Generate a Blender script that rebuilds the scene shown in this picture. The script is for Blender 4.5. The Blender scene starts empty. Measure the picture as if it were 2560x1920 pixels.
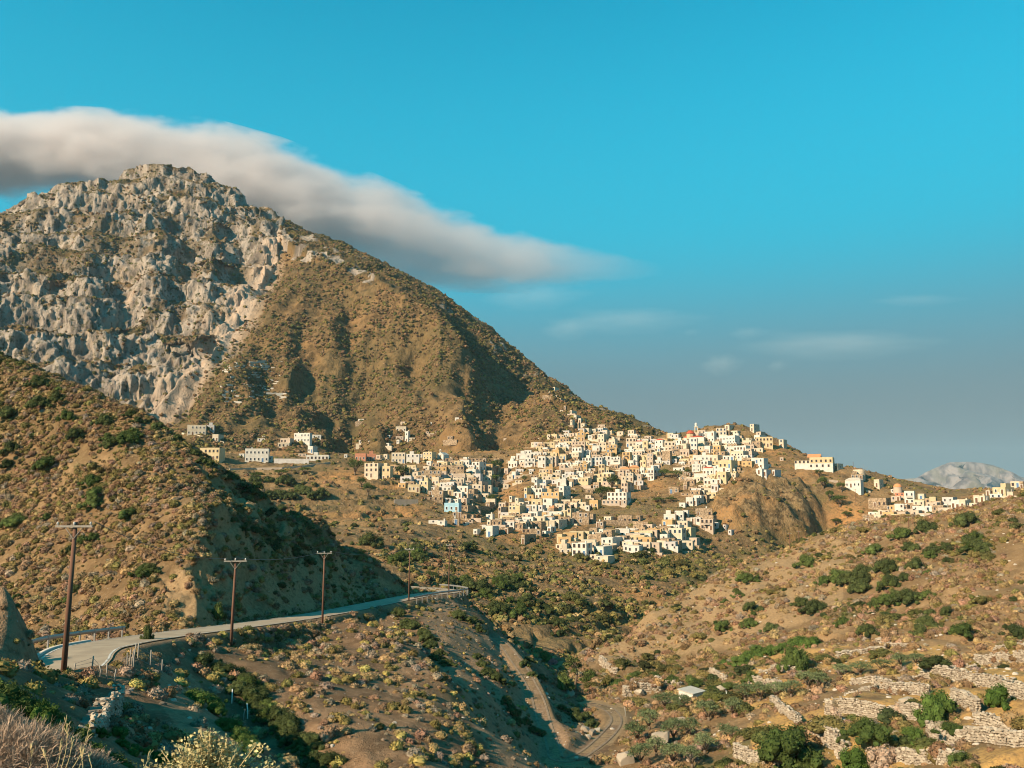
import bpy, math, random
import numpy as np
from mathutils import Vector
random.seed(7)
RNG = np.random.default_rng(11)
SC = bpy.context.scene
COL = SC.collection

# ---------------------------------------------------------------- camera, sky, sun, exposure
F, PW, PH, HOR = 2217.0, 2560.0, 1920.0, 1250.0      # focal length and frame of the photograph in its own pixels
PITCH = math.atan((HOR - PH / 2) / F)
cam_data = bpy.data.cameras.new("camera")
cam_data.sensor_width = 36.0
cam_data.lens = 36.0 * F / PW
cam_data.clip_start = 0.1
cam_data.clip_end = 60000.0
cam = bpy.data.objects.new("camera", cam_data)
cam.rotation_euler = (math.pi / 2 + PITCH, 0, 0)
COL.objects.link(cam)
SC.camera = cam

SUN_EL, SUN_AZ = math.radians(30.0), math.radians(51.0)   # azimuth measured from behind the camera towards the left
SUN_DIR = Vector((-math.cos(SUN_EL) * math.sin(SUN_AZ), -math.cos(SUN_EL) * math.cos(SUN_AZ), math.sin(SUN_EL)))
world = bpy.data.worlds.new("World")
SC.world = world
world.use_nodes = True
wn, wl = world.node_tree.nodes, world.node_tree.links
wn.clear()
w_out = wn.new("ShaderNodeOutputWorld")
w_bg = wn.new("ShaderNodeBackground")
w_sky = wn.new("ShaderNodeTexSky")
w_sky.sky_type = 'NISHITA'
w_sky.sun_disc = False
w_sky.sun_elevation = SUN_EL
w_sky.sun_rotation = math.pi + SUN_AZ
w_sky.altitude = 300
w_sky.air_density = 1.0
w_sky.dust_density = 0.6
w_sky.ozone_density = 2.0
w_tint = wn.new("ShaderNodeMix")
w_tint.data_type = 'RGBA'
w_tint.blend_type = 'MULTIPLY'
w_tint.inputs[0].default_value = 1.0
w_tint.inputs[7].default_value = (0.01, 1.52, 1.38, 1)       # the photograph's teal grade of the whole sky
w_tc = wn.new("ShaderNodeTexCoord")
w_sep = wn.new("ShaderNodeSeparateXYZ")
w_rng = wn.new("ShaderNodeMapRange")                          # grey haze low in the sky, the same all round
w_rng.interpolation_type = 'SMOOTHERSTEP'
w_rng.inputs[1].default_value = 0.05
w_rng.inputs[2].default_value = 0.32
w_rng.inputs[3].default_value = 1.0
w_rng.inputs[4].default_value = 0.0
w_haze = wn.new("ShaderNodeMix")
w_haze.data_type = 'RGBA'
w_haze.inputs[7].default_value = (1.3, 1.78, 1.92, 1)
wl.new(w_tc.outputs["Generated"], w_sep.inputs[0])
wl.new(w_sep.outputs[2], w_rng.inputs[0])
wl.new(w_rng.outputs[0], w_haze.inputs[0])
wl.new(w_sky.outputs[0], w_tint.inputs[6])
w_rng2 = wn.new("ShaderNodeMapRange")                         # paler blue at middle heights, the same all round
w_rng2.interpolation_type = 'SMOOTHSTEP'
w_rng2.inputs[1].default_value = 0.18
w_rng2.inputs[2].default_value = 0.62
w_rng2.inputs[3].default_value = 1.0
w_rng2.inputs[4].default_value = 0.0
wl.new(w_sep.outputs[2], w_rng2.inputs[0])
w_mid = wn.new("ShaderNodeMix")
w_mid.data_type = 'RGBA'
w_mid.inputs[7].default_value = (0.25, 3.2, 4.45, 1)
wl.new(w_rng2.outputs[0], w_mid.inputs[0])
wl.new(w_tint.outputs[2], w_mid.inputs[6])
wl.new(w_mid.outputs[2], w_haze.inputs[6])
wl.new(w_haze.outputs[2], w_bg.inputs[0])
w_bg.inputs[1].default_value = 0.078
wl.new(w_bg.outputs[0], w_out.inputs[0])

sun_data = bpy.data.lights.new("sun", 'SUN')
sun_data.energy = 5.0
sun_data.angle = math.radians(0.53)
sun_data.color = (1.0, 0.785, 0.55)
sun = bpy.data.objects.new("sun", sun_data)
sun.rotation_euler = SUN_DIR.to_track_quat('Z', 'Y').to_euler()
sun.location = (-300, -200, 400)
COL.objects.link(sun)

SC.view_settings.view_transform = 'Standard'
SC.view_settings.look = 'None'
SC.view_settings.exposure = 0.88
SC.view_settings.gamma = 1.0
SC.render.engine = 'CYCLES'
SC.cycles.use_denoising = True
SC.cycles.filter_width = 1.05
SC.cycles.max_bounces = 5
SC.cycles.diffuse_bounces = 2
SC.cycles.glossy_bounces = 2
SC.cycles.transmission_bounces = 2
SC.cycles.transparent_max_bounces = 8
SC.cycles.volume_bounces = 3
SC.cycles.volume_step_rate = 0.5
SC.cycles.volume_max_steps = 128
SC.cycles.caustics_reflective = False
SC.cycles.caustics_refractive = False

# ---------------------------------------------------------------- geometry of the place
CP, SP = math.cos(PITCH), math.sin(PITCH)

def P(px, py, D):
    """point at distance D (along +Y) seen at photo pixel (px, py)"""
    u, v = (px - PW / 2) / F, (PH / 2 - py) / F
    k = D / (CP - v * SP)
    return np.array((u * k, D, (SP + v * CP) * k))

def proj(X, Y, Z):
    """photo pixel of world points"""
    d = Y * CP + Z * SP
    d = np.where(np.abs(d) < 1e-6, 1e-6, d)
    return PW / 2 + F * X / d, PH / 2 - F * (Z * CP - Y * SP) / d

def smooth(a, b, x):
    t = np.clip((x - a) / (b - a), 0, 1)
    return t * t * (3 - 2 * t)

# --- gradient noise
_G = np.array([(1,1,0),(-1,1,0),(1,-1,0),(-1,-1,0),(1,0,1),(-1,0,1),(1,0,-1),(-1,0,-1),
               (0,1,1),(0,-1,1),(0,1,-1),(0,-1,-1),(1,1,0),(-1,1,0),(0,-1,1),(0,-1,-1)], float)
from concurrent.futures import ThreadPoolExecutor
POOL = ThreadPoolExecutor(4)
_GX, _GY, _GZ = (np.ascontiguousarray(_G[:, k], np.float32) for k in range(3))
def _noise_chunk(x, y, z, seed):
    ix, iy, iz = np.floor(x), np.floor(y), np.floor(z)
    fx, fy, fz = (x - ix).astype(np.float32), (y - iy).astype(np.float32), (z - iz).astype(np.float32)
    ix, iy, iz = ix.astype(np.int64).astype(np.uint32), iy.astype(np.int64).astype(np.uint32), iz.astype(np.int64).astype(np.uint32)
    u, v, w = (f * f * f * (f * (f * 6 - 15) + 10) for f in (fx, fy, fz))
    r = np.zeros(x.shape, np.float32)
    hx = (ix * np.uint32(374761393), (ix + np.uint32(1)) * np.uint32(374761393))
    hy = (iy * np.uint32(668265263), (iy + np.uint32(1)) * np.uint32(668265263))
    hz = (iz * np.uint32(2147483647) + np.uint32((seed * 974634777) & 0xFFFFFFFF), (iz + np.uint32(1)) * np.uint32(2147483647) + np.uint32((seed * 974634777) & 0xFFFFFFFF))
    for a in (0, 1):
        wx = u if a else 1 - u
        for b in (0, 1):
            wxy = wx * (v if b else 1 - v); hxy = hx[a] + hy[b]
            for c in (0, 1):
                n = hxy + hz[c]
                n = (n ^ (n >> np.uint32(13))) * np.uint32(1274126177)
                g = (n ^ (n >> np.uint32(16))) & np.uint32(15)
                r += wxy * (w if c else 1 - w) * (_GX[g] * (fx - a) + _GY[g] * (fy - b) + _GZ[g] * (fz - c))
    return r
def noise3(x, y, z, seed=0):
    x, y, z = np.broadcast_arrays(np.asarray(x, float), np.asarray(y, float), np.asarray(z, float))
    sh = x.shape
    x, y, z = x.ravel(), y.ravel(), z.ravel()
    if x.size <= 20000: return _noise_chunk(x, y, z, seed).reshape(sh).astype(float)
    cs = range(0, x.size, 16384)
    return np.concatenate(list(POOL.map(lambda i: _noise_chunk(x[i:i+16384], y[i:i+16384], z[i:i+16384], seed), cs))).reshape(sh).astype(float)
def fbm(x, y, z, scale, octv=4, gain=0.5, seed=0):
    r, a, t = 0.0, 1.0, 0.0
    s = 1.0 / scale
    for k in range(octv):
        r = r + a * noise3(x * s, y * s, z * s, seed + 17 * k)
        t += a; a *= gain; s *= 2.03
    return r / t * 1.6
def ridged(x, y, z, scale, octv=4, gain=0.5, seed=0):
    r, a, t = 0.0, 1.0, 0.0
    s = 1.0 / scale
    for k in range(octv):
        r = r + a * (1 - 2.2 * np.abs(noise3(x * s, y * s, z * s, seed + 31 * k)))
        t += a; a *= gain; s *= 2.07
    return r / t

def in_poly(px, py, poly):
    px, py = np.asarray(px), np.asarray(py)
    r = np.zeros(px.shape, bool)
    n = len(poly)
    for i in range(n):
        x0, y0 = poly[i]; x1, y1 = poly[(i + 1) % n]
        c = ((y0 > py) != (y1 > py)) & (px < (x1 - x0) * (py - y0) / ((y1 - y0) if y1 != y0 else 1e-9) + x0)
        r ^= c
    return r
def poly_dist(x, y, pts):
    """distance to a polyline in the plane, and the parameter along it"""
    best = np.full(np.shape(x), 1e9); par = np.zeros(np.shape(x))
    for i in range(len(pts) - 1):
        ax, ay = pts[i][0], pts[i][1]; bx, by = pts[i + 1][0], pts[i + 1][1]
        dx, dy = bx - ax, by - ay
        t = np.clip(((x - ax) * dx + (y - ay) * dy) / (dx * dx + dy * dy + 1e-12), 0, 1)
        d = np.hypot(x - ax - t * dx, y - ay - t * dy)
        m = d < best
        best = np.where(m, d, best); par = np.where(m, i + t, par)
    return best, par

# --- materials -------------------------------------------------------------
MATS = {}
class NT:
    """little helper round a material's node tree"""
    def __init__(s, name, rough=0.9, spec=0.2):
        m = bpy.data.materials.new(name); m.use_nodes = True
        MATS[name] = m
        s.m, s.n, s.l = m, m.node_tree.nodes, m.node_tree.links
        s.b = s.n["Principled BSDF"]
        s.b.inputs["Roughness"].default_value = rough
        s.b.inputs["Specular IOR Level"].default_value = spec
    def new(s, t, **kw):
        nd = s.n.new(t)
        for k, v in kw.items():
            setattr(nd, k, v)
        return nd
    def put(s, sock, v):
        if isinstance(v, bpy.types.NodeSocket): s.l.new(v, sock)
        else: sock.default_value = v if not (isinstance(v, (tuple, list)) and len(v) == 3 and sock.type == 'RGBA') else (*v, 1)
    def pos(s, obj=False):
        if obj: return s.new("ShaderNodeTexCoord").outputs["Object"]
        return s.new("ShaderNodeNewGeometry").outputs["Position"]
    def noise(s, scale, detail=4, rough=0.55, vec=None, stretch=None):
        v = vec or s.pos()
        if stretch:
            mp = s.new("ShaderNodeMapping"); mp.inputs["Scale"].default_value = stretch
            s.l.new(v, mp.inputs["Vector"]); v = mp.outputs[0]
        nd = s.new("ShaderNodeTexNoise")
        s.l.new(v, nd.inputs["Vector"])
        nd.inputs["Scale"].default_value = scale; nd.inputs["Detail"].default_value = detail
        nd.inputs["Roughness"].default_value = rough
        return nd.outputs["Fac"]
    def voro(s, scale, feature='F1', vec=None, out="Distance", rnd=1.0):
        nd = s.new("ShaderNodeTexVoronoi", feature=feature)
        s.l.new(vec or s.pos(), nd.inputs["Vector"])
        nd.inputs["Scale"].default_value = scale
        nd.inputs["Randomness"].default_value = rnd
        return nd.outputs[out]
    def attr(s, name, inst=False, out="Fac"):
        nd = s.new("ShaderNodeAttribute"); nd.attribute_name = name
        if inst: nd.attribute_type = 'INSTANCER'
        return nd.outputs[out]
    def ramp(s, fac, a, b):
        nd = s.new("ShaderNodeMapRange", interpolation_type='SMOOTHSTEP')
        s.put(nd.inputs[0], fac)
        nd.inputs[1].default_value = a; nd.inputs[2].default_value = b
        return nd.outputs[0]
    def mix(s, fac, a, b, mode='MIX'):
        nd = s.new("ShaderNodeMix", data_type='RGBA', blend_type=mode)
        s.put(nd.inputs[0], fac); s.put(nd.inputs[6], a); s.put(nd.inputs[7], b)
        return nd.outputs[2]
    def math(s, op, a, b=0.0):
        nd = s.new("ShaderNodeMath", operation=op)
        s.put(nd.inputs[0], a); s.put(nd.inputs[1], b)
        return nd.outputs[0]
    def color(s, c): s.put(s.b.inputs["Base Color"], c)
    def bump(s, h, dist=0.1, strength=1.0):
        nd = s.new("ShaderNodeBump"); nd.inputs["Distance"].default_value = dist
        nd.inputs["Strength"].default_value = strength
        s.l.new(h, nd.inputs["Height"]); s.l.new(nd.outputs[0], s.b.inputs["Normal"])

# --- objects ---------------------------------------------------------------
def tag(o, label=None, cat=None, group=None, kind=None):
    if label: o["label"] = label
    if cat: o["category"] = cat
    if group: o["group"] = group
    if kind: o["kind"] = kind
    return o
def link(name, me, parent=None, loc=None, rz=None):
    o = bpy.data.objects.new(name, me)
    COL.objects.link(o)
    if parent is not None: o.parent = parent
    if loc is not None: o.location = [float(c) for c in loc]
    if rz is not None: o.rotation_euler = (0, 0, rz)
    return o
def empty(name, loc, rz=0.0):
    o = link(name, None, None, loc, rz)
    o.empty_display_size = 0.2
    return o
def mesh(name, verts, faces, mats=(), mi=None, smooth_=False):
    me = bpy.data.meshes.new(name)
    me.from_pydata([tuple(map(float, v)) for v in verts], [], [tuple(map(int, f)) for f in faces])
    for m in mats: me.materials.append(MATS[m])
    if mi is not None: me.polygons.foreach_set("material_index", np.asarray(mi, np.int32))
    if smooth_: me.polygons.foreach_set("use_smooth", np.ones(len(me.polygons), bool))
    me.update()
    return me
def mesh_np(name, V, Q, mats=(), smooth_=False, attrs=None):
    """mesh from arrays: V (n,3), Q (m,k) faces all of k corners"""
    V = np.ascontiguousarray(V, np.float32); Q = np.ascontiguousarray(Q, np.int32)
    m, k = Q.shape
    me = bpy.data.meshes.new(name)
    me.vertices.add(len(V)); me.vertices.foreach_set("co", V.ravel())
    me.loops.add(m * k); me.loops.foreach_set("vertex_index", Q.ravel())
    me.polygons.add(m)
    me.polygons.foreach_set("loop_start", np.arange(0, m * k, k, dtype=np.int32))
    if smooth_: me.polygons.foreach_set("use_smooth", np.ones(m, bool))
    for mt in mats: me.materials.append(MATS[mt])
    for nm, a in (attrs or {}).items():
        at = me.attributes.new(nm, 'FLOAT', 'POINT'); at.data.foreach_set("value", np.ascontiguousarray(a, np.float32).ravel())
    me.update(calc_edges=True)
    return me
class MB:
    """collects simple solids for one mesh"""
    def __init__(s): s.v, s.f, s.m = [], [], []
    def add(s, verts, faces, mi=0):
        o = len(s.v); s.v += [tuple(v) for v in verts]
        s.f += [tuple(i + o for i in f) for f in faces]; s.m += [mi] * len(faces)
    def box(s, x0, x1, y0, y1, z0, z1, mi=0, taper=0.0):
        t = taper
        s.add([(x0,y0,z0),(x1,y0,z0),(x1,y1,z0),(x0,y1,z0),(x0+t,y0+t,z1),(x1-t,y0+t,z1),(x1-t,y1-t,z1),(x0+t,y1-t,z1)],
              [(0,3,2,1),(4,5,6,7),(0,1,5,4),(1,2,6,5),(2,3,7,6),(3,0,4,7)], mi)
    def tube(s, pts, radii, n=8, mi=0, cap=True):
        pts = [np.asarray(p, float) for p in pts]
        rings = []
        for i, p in enumerate(pts):
            d = pts[min(i + 1, len(pts) - 1)] - pts[max(i - 1, 0)]
            d = d / (np.linalg.norm(d) + 1e-9)
            a = np.cross(d, (0, 0, 1)) if abs(d[2]) < 0.95 else np.cross(d, (1, 0, 0))
            a /= np.linalg.norm(a); b = np.cross(d, a)
            r = radii[i] if hasattr(radii, '__len__') else radii
            rings.append([p + r * (math.cos(t) * a + math.sin(t) * b) for t in np.arange(n) * 2 * math.pi / n])
        V = [v for r in rings for v in r]
        Fc = [(i*n+j, i*n+(j+1) % n, (i+1)*n+(j+1) % n, (i+1)*n+j) for i in range(len(pts)-1) for j in range(n)]
        if cap: Fc += [tuple(range(n))[::-1], tuple((len(pts)-1)*n + j for j in range(n))]
        s.add(V, Fc, mi)
    def build(s, name, mats, parent=None, smooth_=False, loc=None):
        return link(name, mesh(name, s.v, s.f, mats, s.m, smooth_), parent, loc)
# ---------------------------------------------------------------- terrain
class TPS:
    def __init__(s, pts, vals, lam=1e-4):
        s.p = np.asarray(pts, float); n = len(s.p)
        K = s._k(s.p, s.p) + lam * np.eye(n)
        A = np.zeros((n + 3, n + 3)); A[:n, :n] = K
        A[:n, n] = 1; A[:n, n+1:] = s.p; A[n, :n] = 1; A[n+1:, :n] = s.p.T
        s.w = np.linalg.solve(A, np.r_[np.asarray(vals, float), 0, 0, 0])
    @staticmethod
    def _k(a, b):
        r2 = ((a[:, None, :] - b[None, :, :]) ** 2).sum(-1)
        return 0.5 * r2 * np.log(r2 + 1e-12)
    def __call__(s, u, L):
        q = np.c_[np.ravel(u), np.ravel(L)]
        f = lambda i: s._k(q[i:i+6000], s.p) @ s.w[:-3] + s.w[-3] + q[i:i+6000] @ s.w[-2:]
        return np.concatenate(list(POOL.map(f, range(0, len(q), 6000)))).reshape(np.shape(u))

PATCH = {}
class Patch:
    """a piece of ground: elevation angle over (bearing, log distance) through known points"""
    def __init__(s, name, ctrl, px0, px1, d0, d1, nu, nl, lam=1e-4, lscale=1.0):
        pts = np.array([P(*c) for c in ctrl])
        s.name, s.ls = name, lscale
        s.t = TPS(np.c_[pts[:, 0] / pts[:, 1], np.log(pts[:, 1]) * lscale], pts[:, 2] / pts[:, 1], lam)
        s.u = np.linspace((px0 - PW/2) / F, (px1 - PW/2) / F, nu)
        s.L = np.linspace(math.log(d0), math.log(d1), nl)
        U, LL = np.meshgrid(s.u, s.L)
        s.Y = np.exp(LL); s.X = U * s.Y
        s.Z = s.t(U, LL * lscale) * s.Y
        s.attrs = {}
        PATCH[name] = s
    def zat(s, x, y):
        x, y = np.asarray(x, float), np.asarray(y, float)
        yy = np.maximum(y, 1e-3)
        fu = (x / yy - s.u[0]) / (s.u[1] - s.u[0]); fl = (np.log(yy) - s.L[0]) / (s.L[1] - s.L[0])
        ok = (fu >= 0) & (fu <= len(s.u) - 1) & (fl >= 0) & (fl <= len(s.L) - 1)
        i = np.clip(fu.astype(int), 0, len(s.u) - 2); j = np.clip(fl.astype(int), 0, len(s.L) - 2)
        a, b = fu - i, fl - j
        z = (s.Z[j, i] * (1-a) * (1-b) + s.Z[j, i+1] * a * (1-b) + s.Z[j+1, i] * (1-a) * b + s.Z[j+1, i+1] * a * b)
        return np.where(ok, z, -1e4)
    def pix(s): return proj(s.X, s.Y, s.Z)
    def normals(s):
        V = np.stack((s.X, s.Y, s.Z), -1)
        n = np.cross(np.gradient(V, axis=1), np.gradient(V, axis=0))
        return n / (np.linalg.norm(n, axis=-1, keepdims=True) + 1e-9)
    def build(s, mat, label, keep=None):
        nl, nu = s.X.shape
        idx = np.arange(nl * nu).reshape(nl, nu)
        Q = np.stack((idx[:-1, :-1], idx[:-1, 1:], idx[1:, 1:], idx[1:, :-1]), -1)
        if keep is not None:
            Q = Q[keep[:-1, :-1] | keep[1:, 1:] | keep[:-1, 1:] | keep[1:, :-1]]
        Q = Q.reshape(-1, 4)
        V = np.stack((s.X, s.Y, s.Z), -1).reshape(-1, 3)
        used = np.unique(Q); rem = np.full(len(V), -1); rem[used] = np.arange(len(used))
        o = link(s.name, mesh_np(s.name, V[used], rem[Q], (mat,), True, {k: a.ravel()[used] for k, a in s.attrs.items()}))
        return tag(o, label, "hillside", None, "structure")

def ground(x, y, skip=()):
    return np.max([p.zat(x, y) for n, p in PATCH.items() if n not in skip], axis=0)

_DS = np.exp(np.linspace(math.log(2.5), math.log(1500), 2600))
def cast(px, py, dmin=2.0, dmax=1500.0, only=None):
    """first ground point along the sight line through a photo pixel (last ridge when it passes above all ground)"""
    q = P(px, py, 1.0)
    D = _DS[(_DS >= dmin) & (_DS <= dmax)]
    z = np.max([p.zat(q[0] * D, D) for n, p in PATCH.items() if only is None or n in only], axis=0)
    gap = z - q[2] * D
    hit = np.nonzero(gap >= 0)[0]
    k = hit[0] if len(hit) else int(np.argmax(gap / D))
    d = D[k]
    if len(hit) and k > 0:
        t = gap[k-1] / (gap[k-1] - gap[k] + 1e-9); d = D[k-1] + t * (D[k] - D[k-1])
    return np.array((q[0] * d, d, max(z[k], -500) if not len(hit) else q[2] * d))

ROAD_PX = [(1010,1468,205),(1085,1472,192),(1122,1478,180),(1112,1481,171),(1060,1487,163),(985,1500,150),(900,1518,138),
           (806,1535,123),(700,1552,109),(577,1567,95),(450,1583,84),(340,1598,75.5),(268,1611,70.5),(222,1622,67.5),
           (196,1638,64.5),(182,1655,61.5),(150,1678,58.5),(80,1700,56)]
def smooth_line(ctrl, n):
    """Catmull-Rom through points"""
    c = np.array([P(*p) for p in ctrl]) if len(ctrl[0]) == 3 and abs(ctrl[0][0]) > 60 else np.array(ctrl, float)
    c = np.vstack((2*c[0]-c[1], c, 2*c[-1]-c[-2]))
    out = []
    for i in range(1, len(c) - 2):
        for t in np.linspace(0, 1, n, endpoint=False):
            a, b, d, e = c[i-1], c[i], c[i+1], c[i+2]
            out.append(0.5*((2*b)+(d-a)*t+(2*a-5*b+4*d-e)*t*t+(3*b-a-3*d+e)*t**3))
    out.append(c[-2])
    return np.array(out)
ROAD = smooth_line(ROAD_PX, 10)
kern = np.ones(9) / 9
rz_ = np.convolve(np.pad(ROAD[:, 2], 4, mode='edge'), kern, 'valid'); ROAD[:, 2] = rz_
TRACK_PX = [(1236,1592,160),(1252,1606,152),(1275,1632,144),(1312,1682,134),(1338,1735,126),(1356,1790,119),(1378,1850,111.5),
            (1392,1895,106.5),(1440,1893,107.5),(1492,1862,113),(1527,1825,121),(1541,1795,128.5),(1520,1772,137),(1480,1760,143)]
TRACK = smooth_line(TRACK_PX, 10)

# --- spur that carries the road, its own slope down to the ravine, and the ground at the camera's feet
spur = Patch("road_spur", [
    # at the camera's feet
    (100,1990,4),(700,2200,4),(1500,2400,4),(-300,1800,5),(0,1890,6),(250,1960,7),(-200,1760,9),(60,1850,9),(600,2080,8),(1100,2300,9),
    (0,1760,14),(200,1850,15),(420,1960,17),(900,2200,18),(1500,2250,22),(1500,2100,45),
    (60,1730,27),(250,1830,28),(500,1950,29),(700,2000,33),
    # path bench below the gate
    (0,1660,44),(100,1690,46),(200,1730,47),(300,1780,48),(420,1700,60),(480,1800,50),(510,1890,43),(390,1655,69),(560,1850,47),(620,1900,46),
    # crest in front of the road
    (0,1640,54),(100,1626,55.5),(190,1632,57),(250,1639,58.5),(300,1646,61),(340,1650,65),(380,1648,69),
    (420,1635,73),(520,1622,80),(577,1612,85),
    # slope under the road
    (620,1660,79),(640,1740,69),(740,1840,61),(850,1915,57),(700,1650,85),(820,1600,104),(806,1560,116),(820,1700,79),(900,1640,96),(980,1575,122),
    (920,1780,72),(1000,1700,87),(1000,1850,65),(1062,1620,108),(1040,1550,136),(1020,1920,60),
    (1090,1780,76),(1110,1700,90),(1120,1870,67),(1165,1820,76),(1190,1925,66),(1190,1720,106),(1240,1850,88),(1090,1500,160),(1130,1540,152),(1130,1620,128),
    (1200,1600,142),(1240,1680,125),(1280,1790,108),(1290,1880,99),(1330,1900,101),
    # the ravine and the spur's right edge
    (1120,1483,178),(1180,1525,168),(1245,1590,163),(1330,1648,152),(1372,1730,142),(1432,1772,136),(1500,1812,127),
    (1392,1897,106),(1440,1890,108),(1400,1800,125),(1540,1830,121),(1300,1960,92),(1600,1900,110),(1700,2000,95),
    # behind
    (1000,1500,215),(1120,1540,215),(1250,1640,205),(1400,1720,190),(1550,1800,170),(800,1600,175),(600,1650,135),(300,1680,100),(0,1760,85),(-300,1800,80)],
    -450, 1760, 2.2, 225, 520, 560, lam=2e-5)
# --- hill left of the road
LSIL = [(-300,800,190),(-120,850,180),(0,888,172),(40,903,169),(110,925,165),(250,985,157),(345,1022,150),(400,1065,147),(470,1115,142),(560,1177,138),(640,1222,137),    (700,1257,140),(810,1322,153),(900,1382,163),(960,1422,170),(990,1470,175)]
lhill = Patch("left_hill", [
    (-350,1680,102),(0,1640,102),(150,1610,101),(300,1580,98),(420,1565,96),(500,1562,97),(577,1560,100),(806,1530,126),(985,1490,160),(1050,1480,172),
    (-300,1400,128),(0,1400,122),(150,1400,118),(300,1400,113),(480,1420,106),(580,1430,105),(625,1430,109),(680,1445,122),(760,1450,138),(880,1455,156),
    (-300,1150,152),(0,1200,142),(150,1200,136),(300,1200,129),(480,1250,120),(590,1310,116),(650,1310,119),(710,1330,134),(800,1385,149),
    (-200,980,166),(60,1000,154),(200,1050,147),(350,1120,138),(480,1190,130),
    *LSIL, *[(a, b + 30, c * 1.06) for a, b, c in LSIL], *[(a, b + 85, c * 1.14) for a, b, c in LSIL[::2]],
    (-300,1000,230),(0,1050,215),(250,1150,200),(470,1280,188),(700,1400,188),(900,1500,204),(990,1560,212),
    (0,1300,260),(470,1450,250),(900,1600,245)],
    -450, 1130, 88, 262, 400, 320, lam=2e-5)
# --- steep bank at the left edge
bank = Patch("roadside_bank", [(a, b, c * .86) for a, b, c in [
    (-300,1700,52),(-100,1590,52),(-40,1500,52),(5,1466,52),(40,1520,52.5),(62,1575,53.5),(80,1640,54),(110,1740,55),(180,1850,57),
    (-250,1720,42),(-60,1670,43.5),(30,1675,46),(90,1730,50),(-250,1770,36),(0,1760,38),(150,1820,46),
    (-200,1720,60),(0,1660,60),(60,1720,61),(120,1800,62),(-200,1780,70),(100,1900,70)]],
    -450, 230, 32, 62, 150, 130, lam=2e-5)
# --- right hillside with the terraces and the ravine floor
RSIL = [(1530,1620,195),(1600,1560,208),(1700,1490,222),(1830,1420,236),(1900,1395,240),(1980,1370,241),(2060,1338,241),(2100,1322,240),(2250,1302,236),(2420,1272,228),(2560,1247,222),(2800,1200,215)]
rhill = Patch("right_hill", [
    (1300,1945,97),(1400,1915,106),(1460,1885,112),(1540,1812,129),(1500,1775,139),(1420,1755,150),(1400,1722,164),(1330,1700,180),(1360,1660,195),(1420,1650,190),
    (1600,1850,113),(1700,1900,99),(1560,1920,100),(1650,1782,127),(1735,1750,137),(1750,1830,113),(1850,1900,93),(2000,1850,93),(2000,1755,112),
    (2200,1900,81),(2200,1800,93),(2200,1705,113),(2400,1900,74),(2400,1800,86),(2400,1700,106),(2560,1900,68),(2560,1750,89),(2560,1645,122),(2800,1800,75),(2800,1600,110),
    (1250,2100,75),(1500,2150,72),(1800,2150,66),(2200,2100,60),(2600,2050,55),
    (1480,1700,168),(1600,1700,160),(1600,1655,182),(1750,1680,160),(1900,1650,157),(2050,1620,153),(2200,1600,150),(2400,1590,143),(2560,1560,143),
    (1560,1610,190),(1620,1590,198),(1700,1550,202),(1800,1500,208),(1900,1500,192),(2000,1450,202),(2200,1450,182),(2200,1350,210),(2400,1400,177),(2560,1400,168),(2400,1310,204),(2560,1290,195),
    *RSIL, *[(a, b + 26, c * 1.06) for a, b, c in RSIL], 
    (1530,1690,225),(1700,1620,285),(1980,1500,320),(2250,1450,320),(2560,1400,310),(2800,1380,300)],
    1180, 3000, 50, 330, 520, 420, lam=2e-5)
# --- slope under the village, the village itself and the knoll with the windmills
vill = Patch("village_hill", [
    (1400,1660,196),(1300,1610,208),(1450,1630,212),(1200,1570,214),(1100,1490,224),(950,1410,238),(750,1400,250),(500,1400,250),(1300,1480,252),(1450,1500,262),(1560,1545,257),(1640,1560,262),
    (1170,1312,370),(1250,1362,342),(1330,1392,330),(1400,1402,326),(1500,1392,345),(1650,1372,362),(1780,1392,382),(1700,1450,322),(1850,1400,400),(1950,1352,425),(2040,1332,440),
    (560,1170,470),(700,1172,480),(850,1165,500),(620,1240,400),(850,1255,398),(1000,1292,372),(1000,1350,302),(1100,1400,292),(780,1320,330),(1000,1240,430),(400,1150,470),(300,1300,400),
    (1000,1185,490),(1100,1180,512),(1200,1180,530),(1240,1200,528),(1230,1280,432),(1300,1240,470),(1300,1300,412),(1400,1200,520),(1300,1150,560),(1450,1100,590),(1600,1100,592),
    (1500,1200,530),(1500,1280,440),(1600,1250,470),(1600,1320,402),(1700,1200,522),(1750,1110,572),(1850,1090,580),(1700,1300,420),(1760,1250,462),
    (1850,1260,448),(1860,1195,478),(1980,1190,492),(2040,1260,460),(1940,1260,436),(1900,1330,420),
    (560,1140,510),(800,1140,530),(1000,1145,540),(1150,1150,550),(450,1120,520),
    (1480,1088,604),(1640,1096,606),(1700,1088,604),(1740,1080,600),(1800,1068,594),(1840,1066,592),(1890,1077,590),(1940,1100,585),(2000,1138,560),(2030,1176,505),
    (2080,1177,502),(2160,1192,490),(2200,1222,480),(2240,1228,472),(2300,1272,420),(2200,1300,402),(2150,1312,402),(2250,1335,362),(2400,1265,402),(2500,1228,402),(2570,1216,402),(2800,1190,400),
    (2300,1232,470),(2420,1240,450),
    (1480,1180,760),(1640,1160,760),(1850,1160,760),(2100,1250,650),(2300,1300,600),(2560,1290,600),(2800,1290,600),(1240,1210,700),(900,1200,700),(450,1180,700)],
    230, 2900, 165, 780, 620, 420, lam=2e-5)
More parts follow.
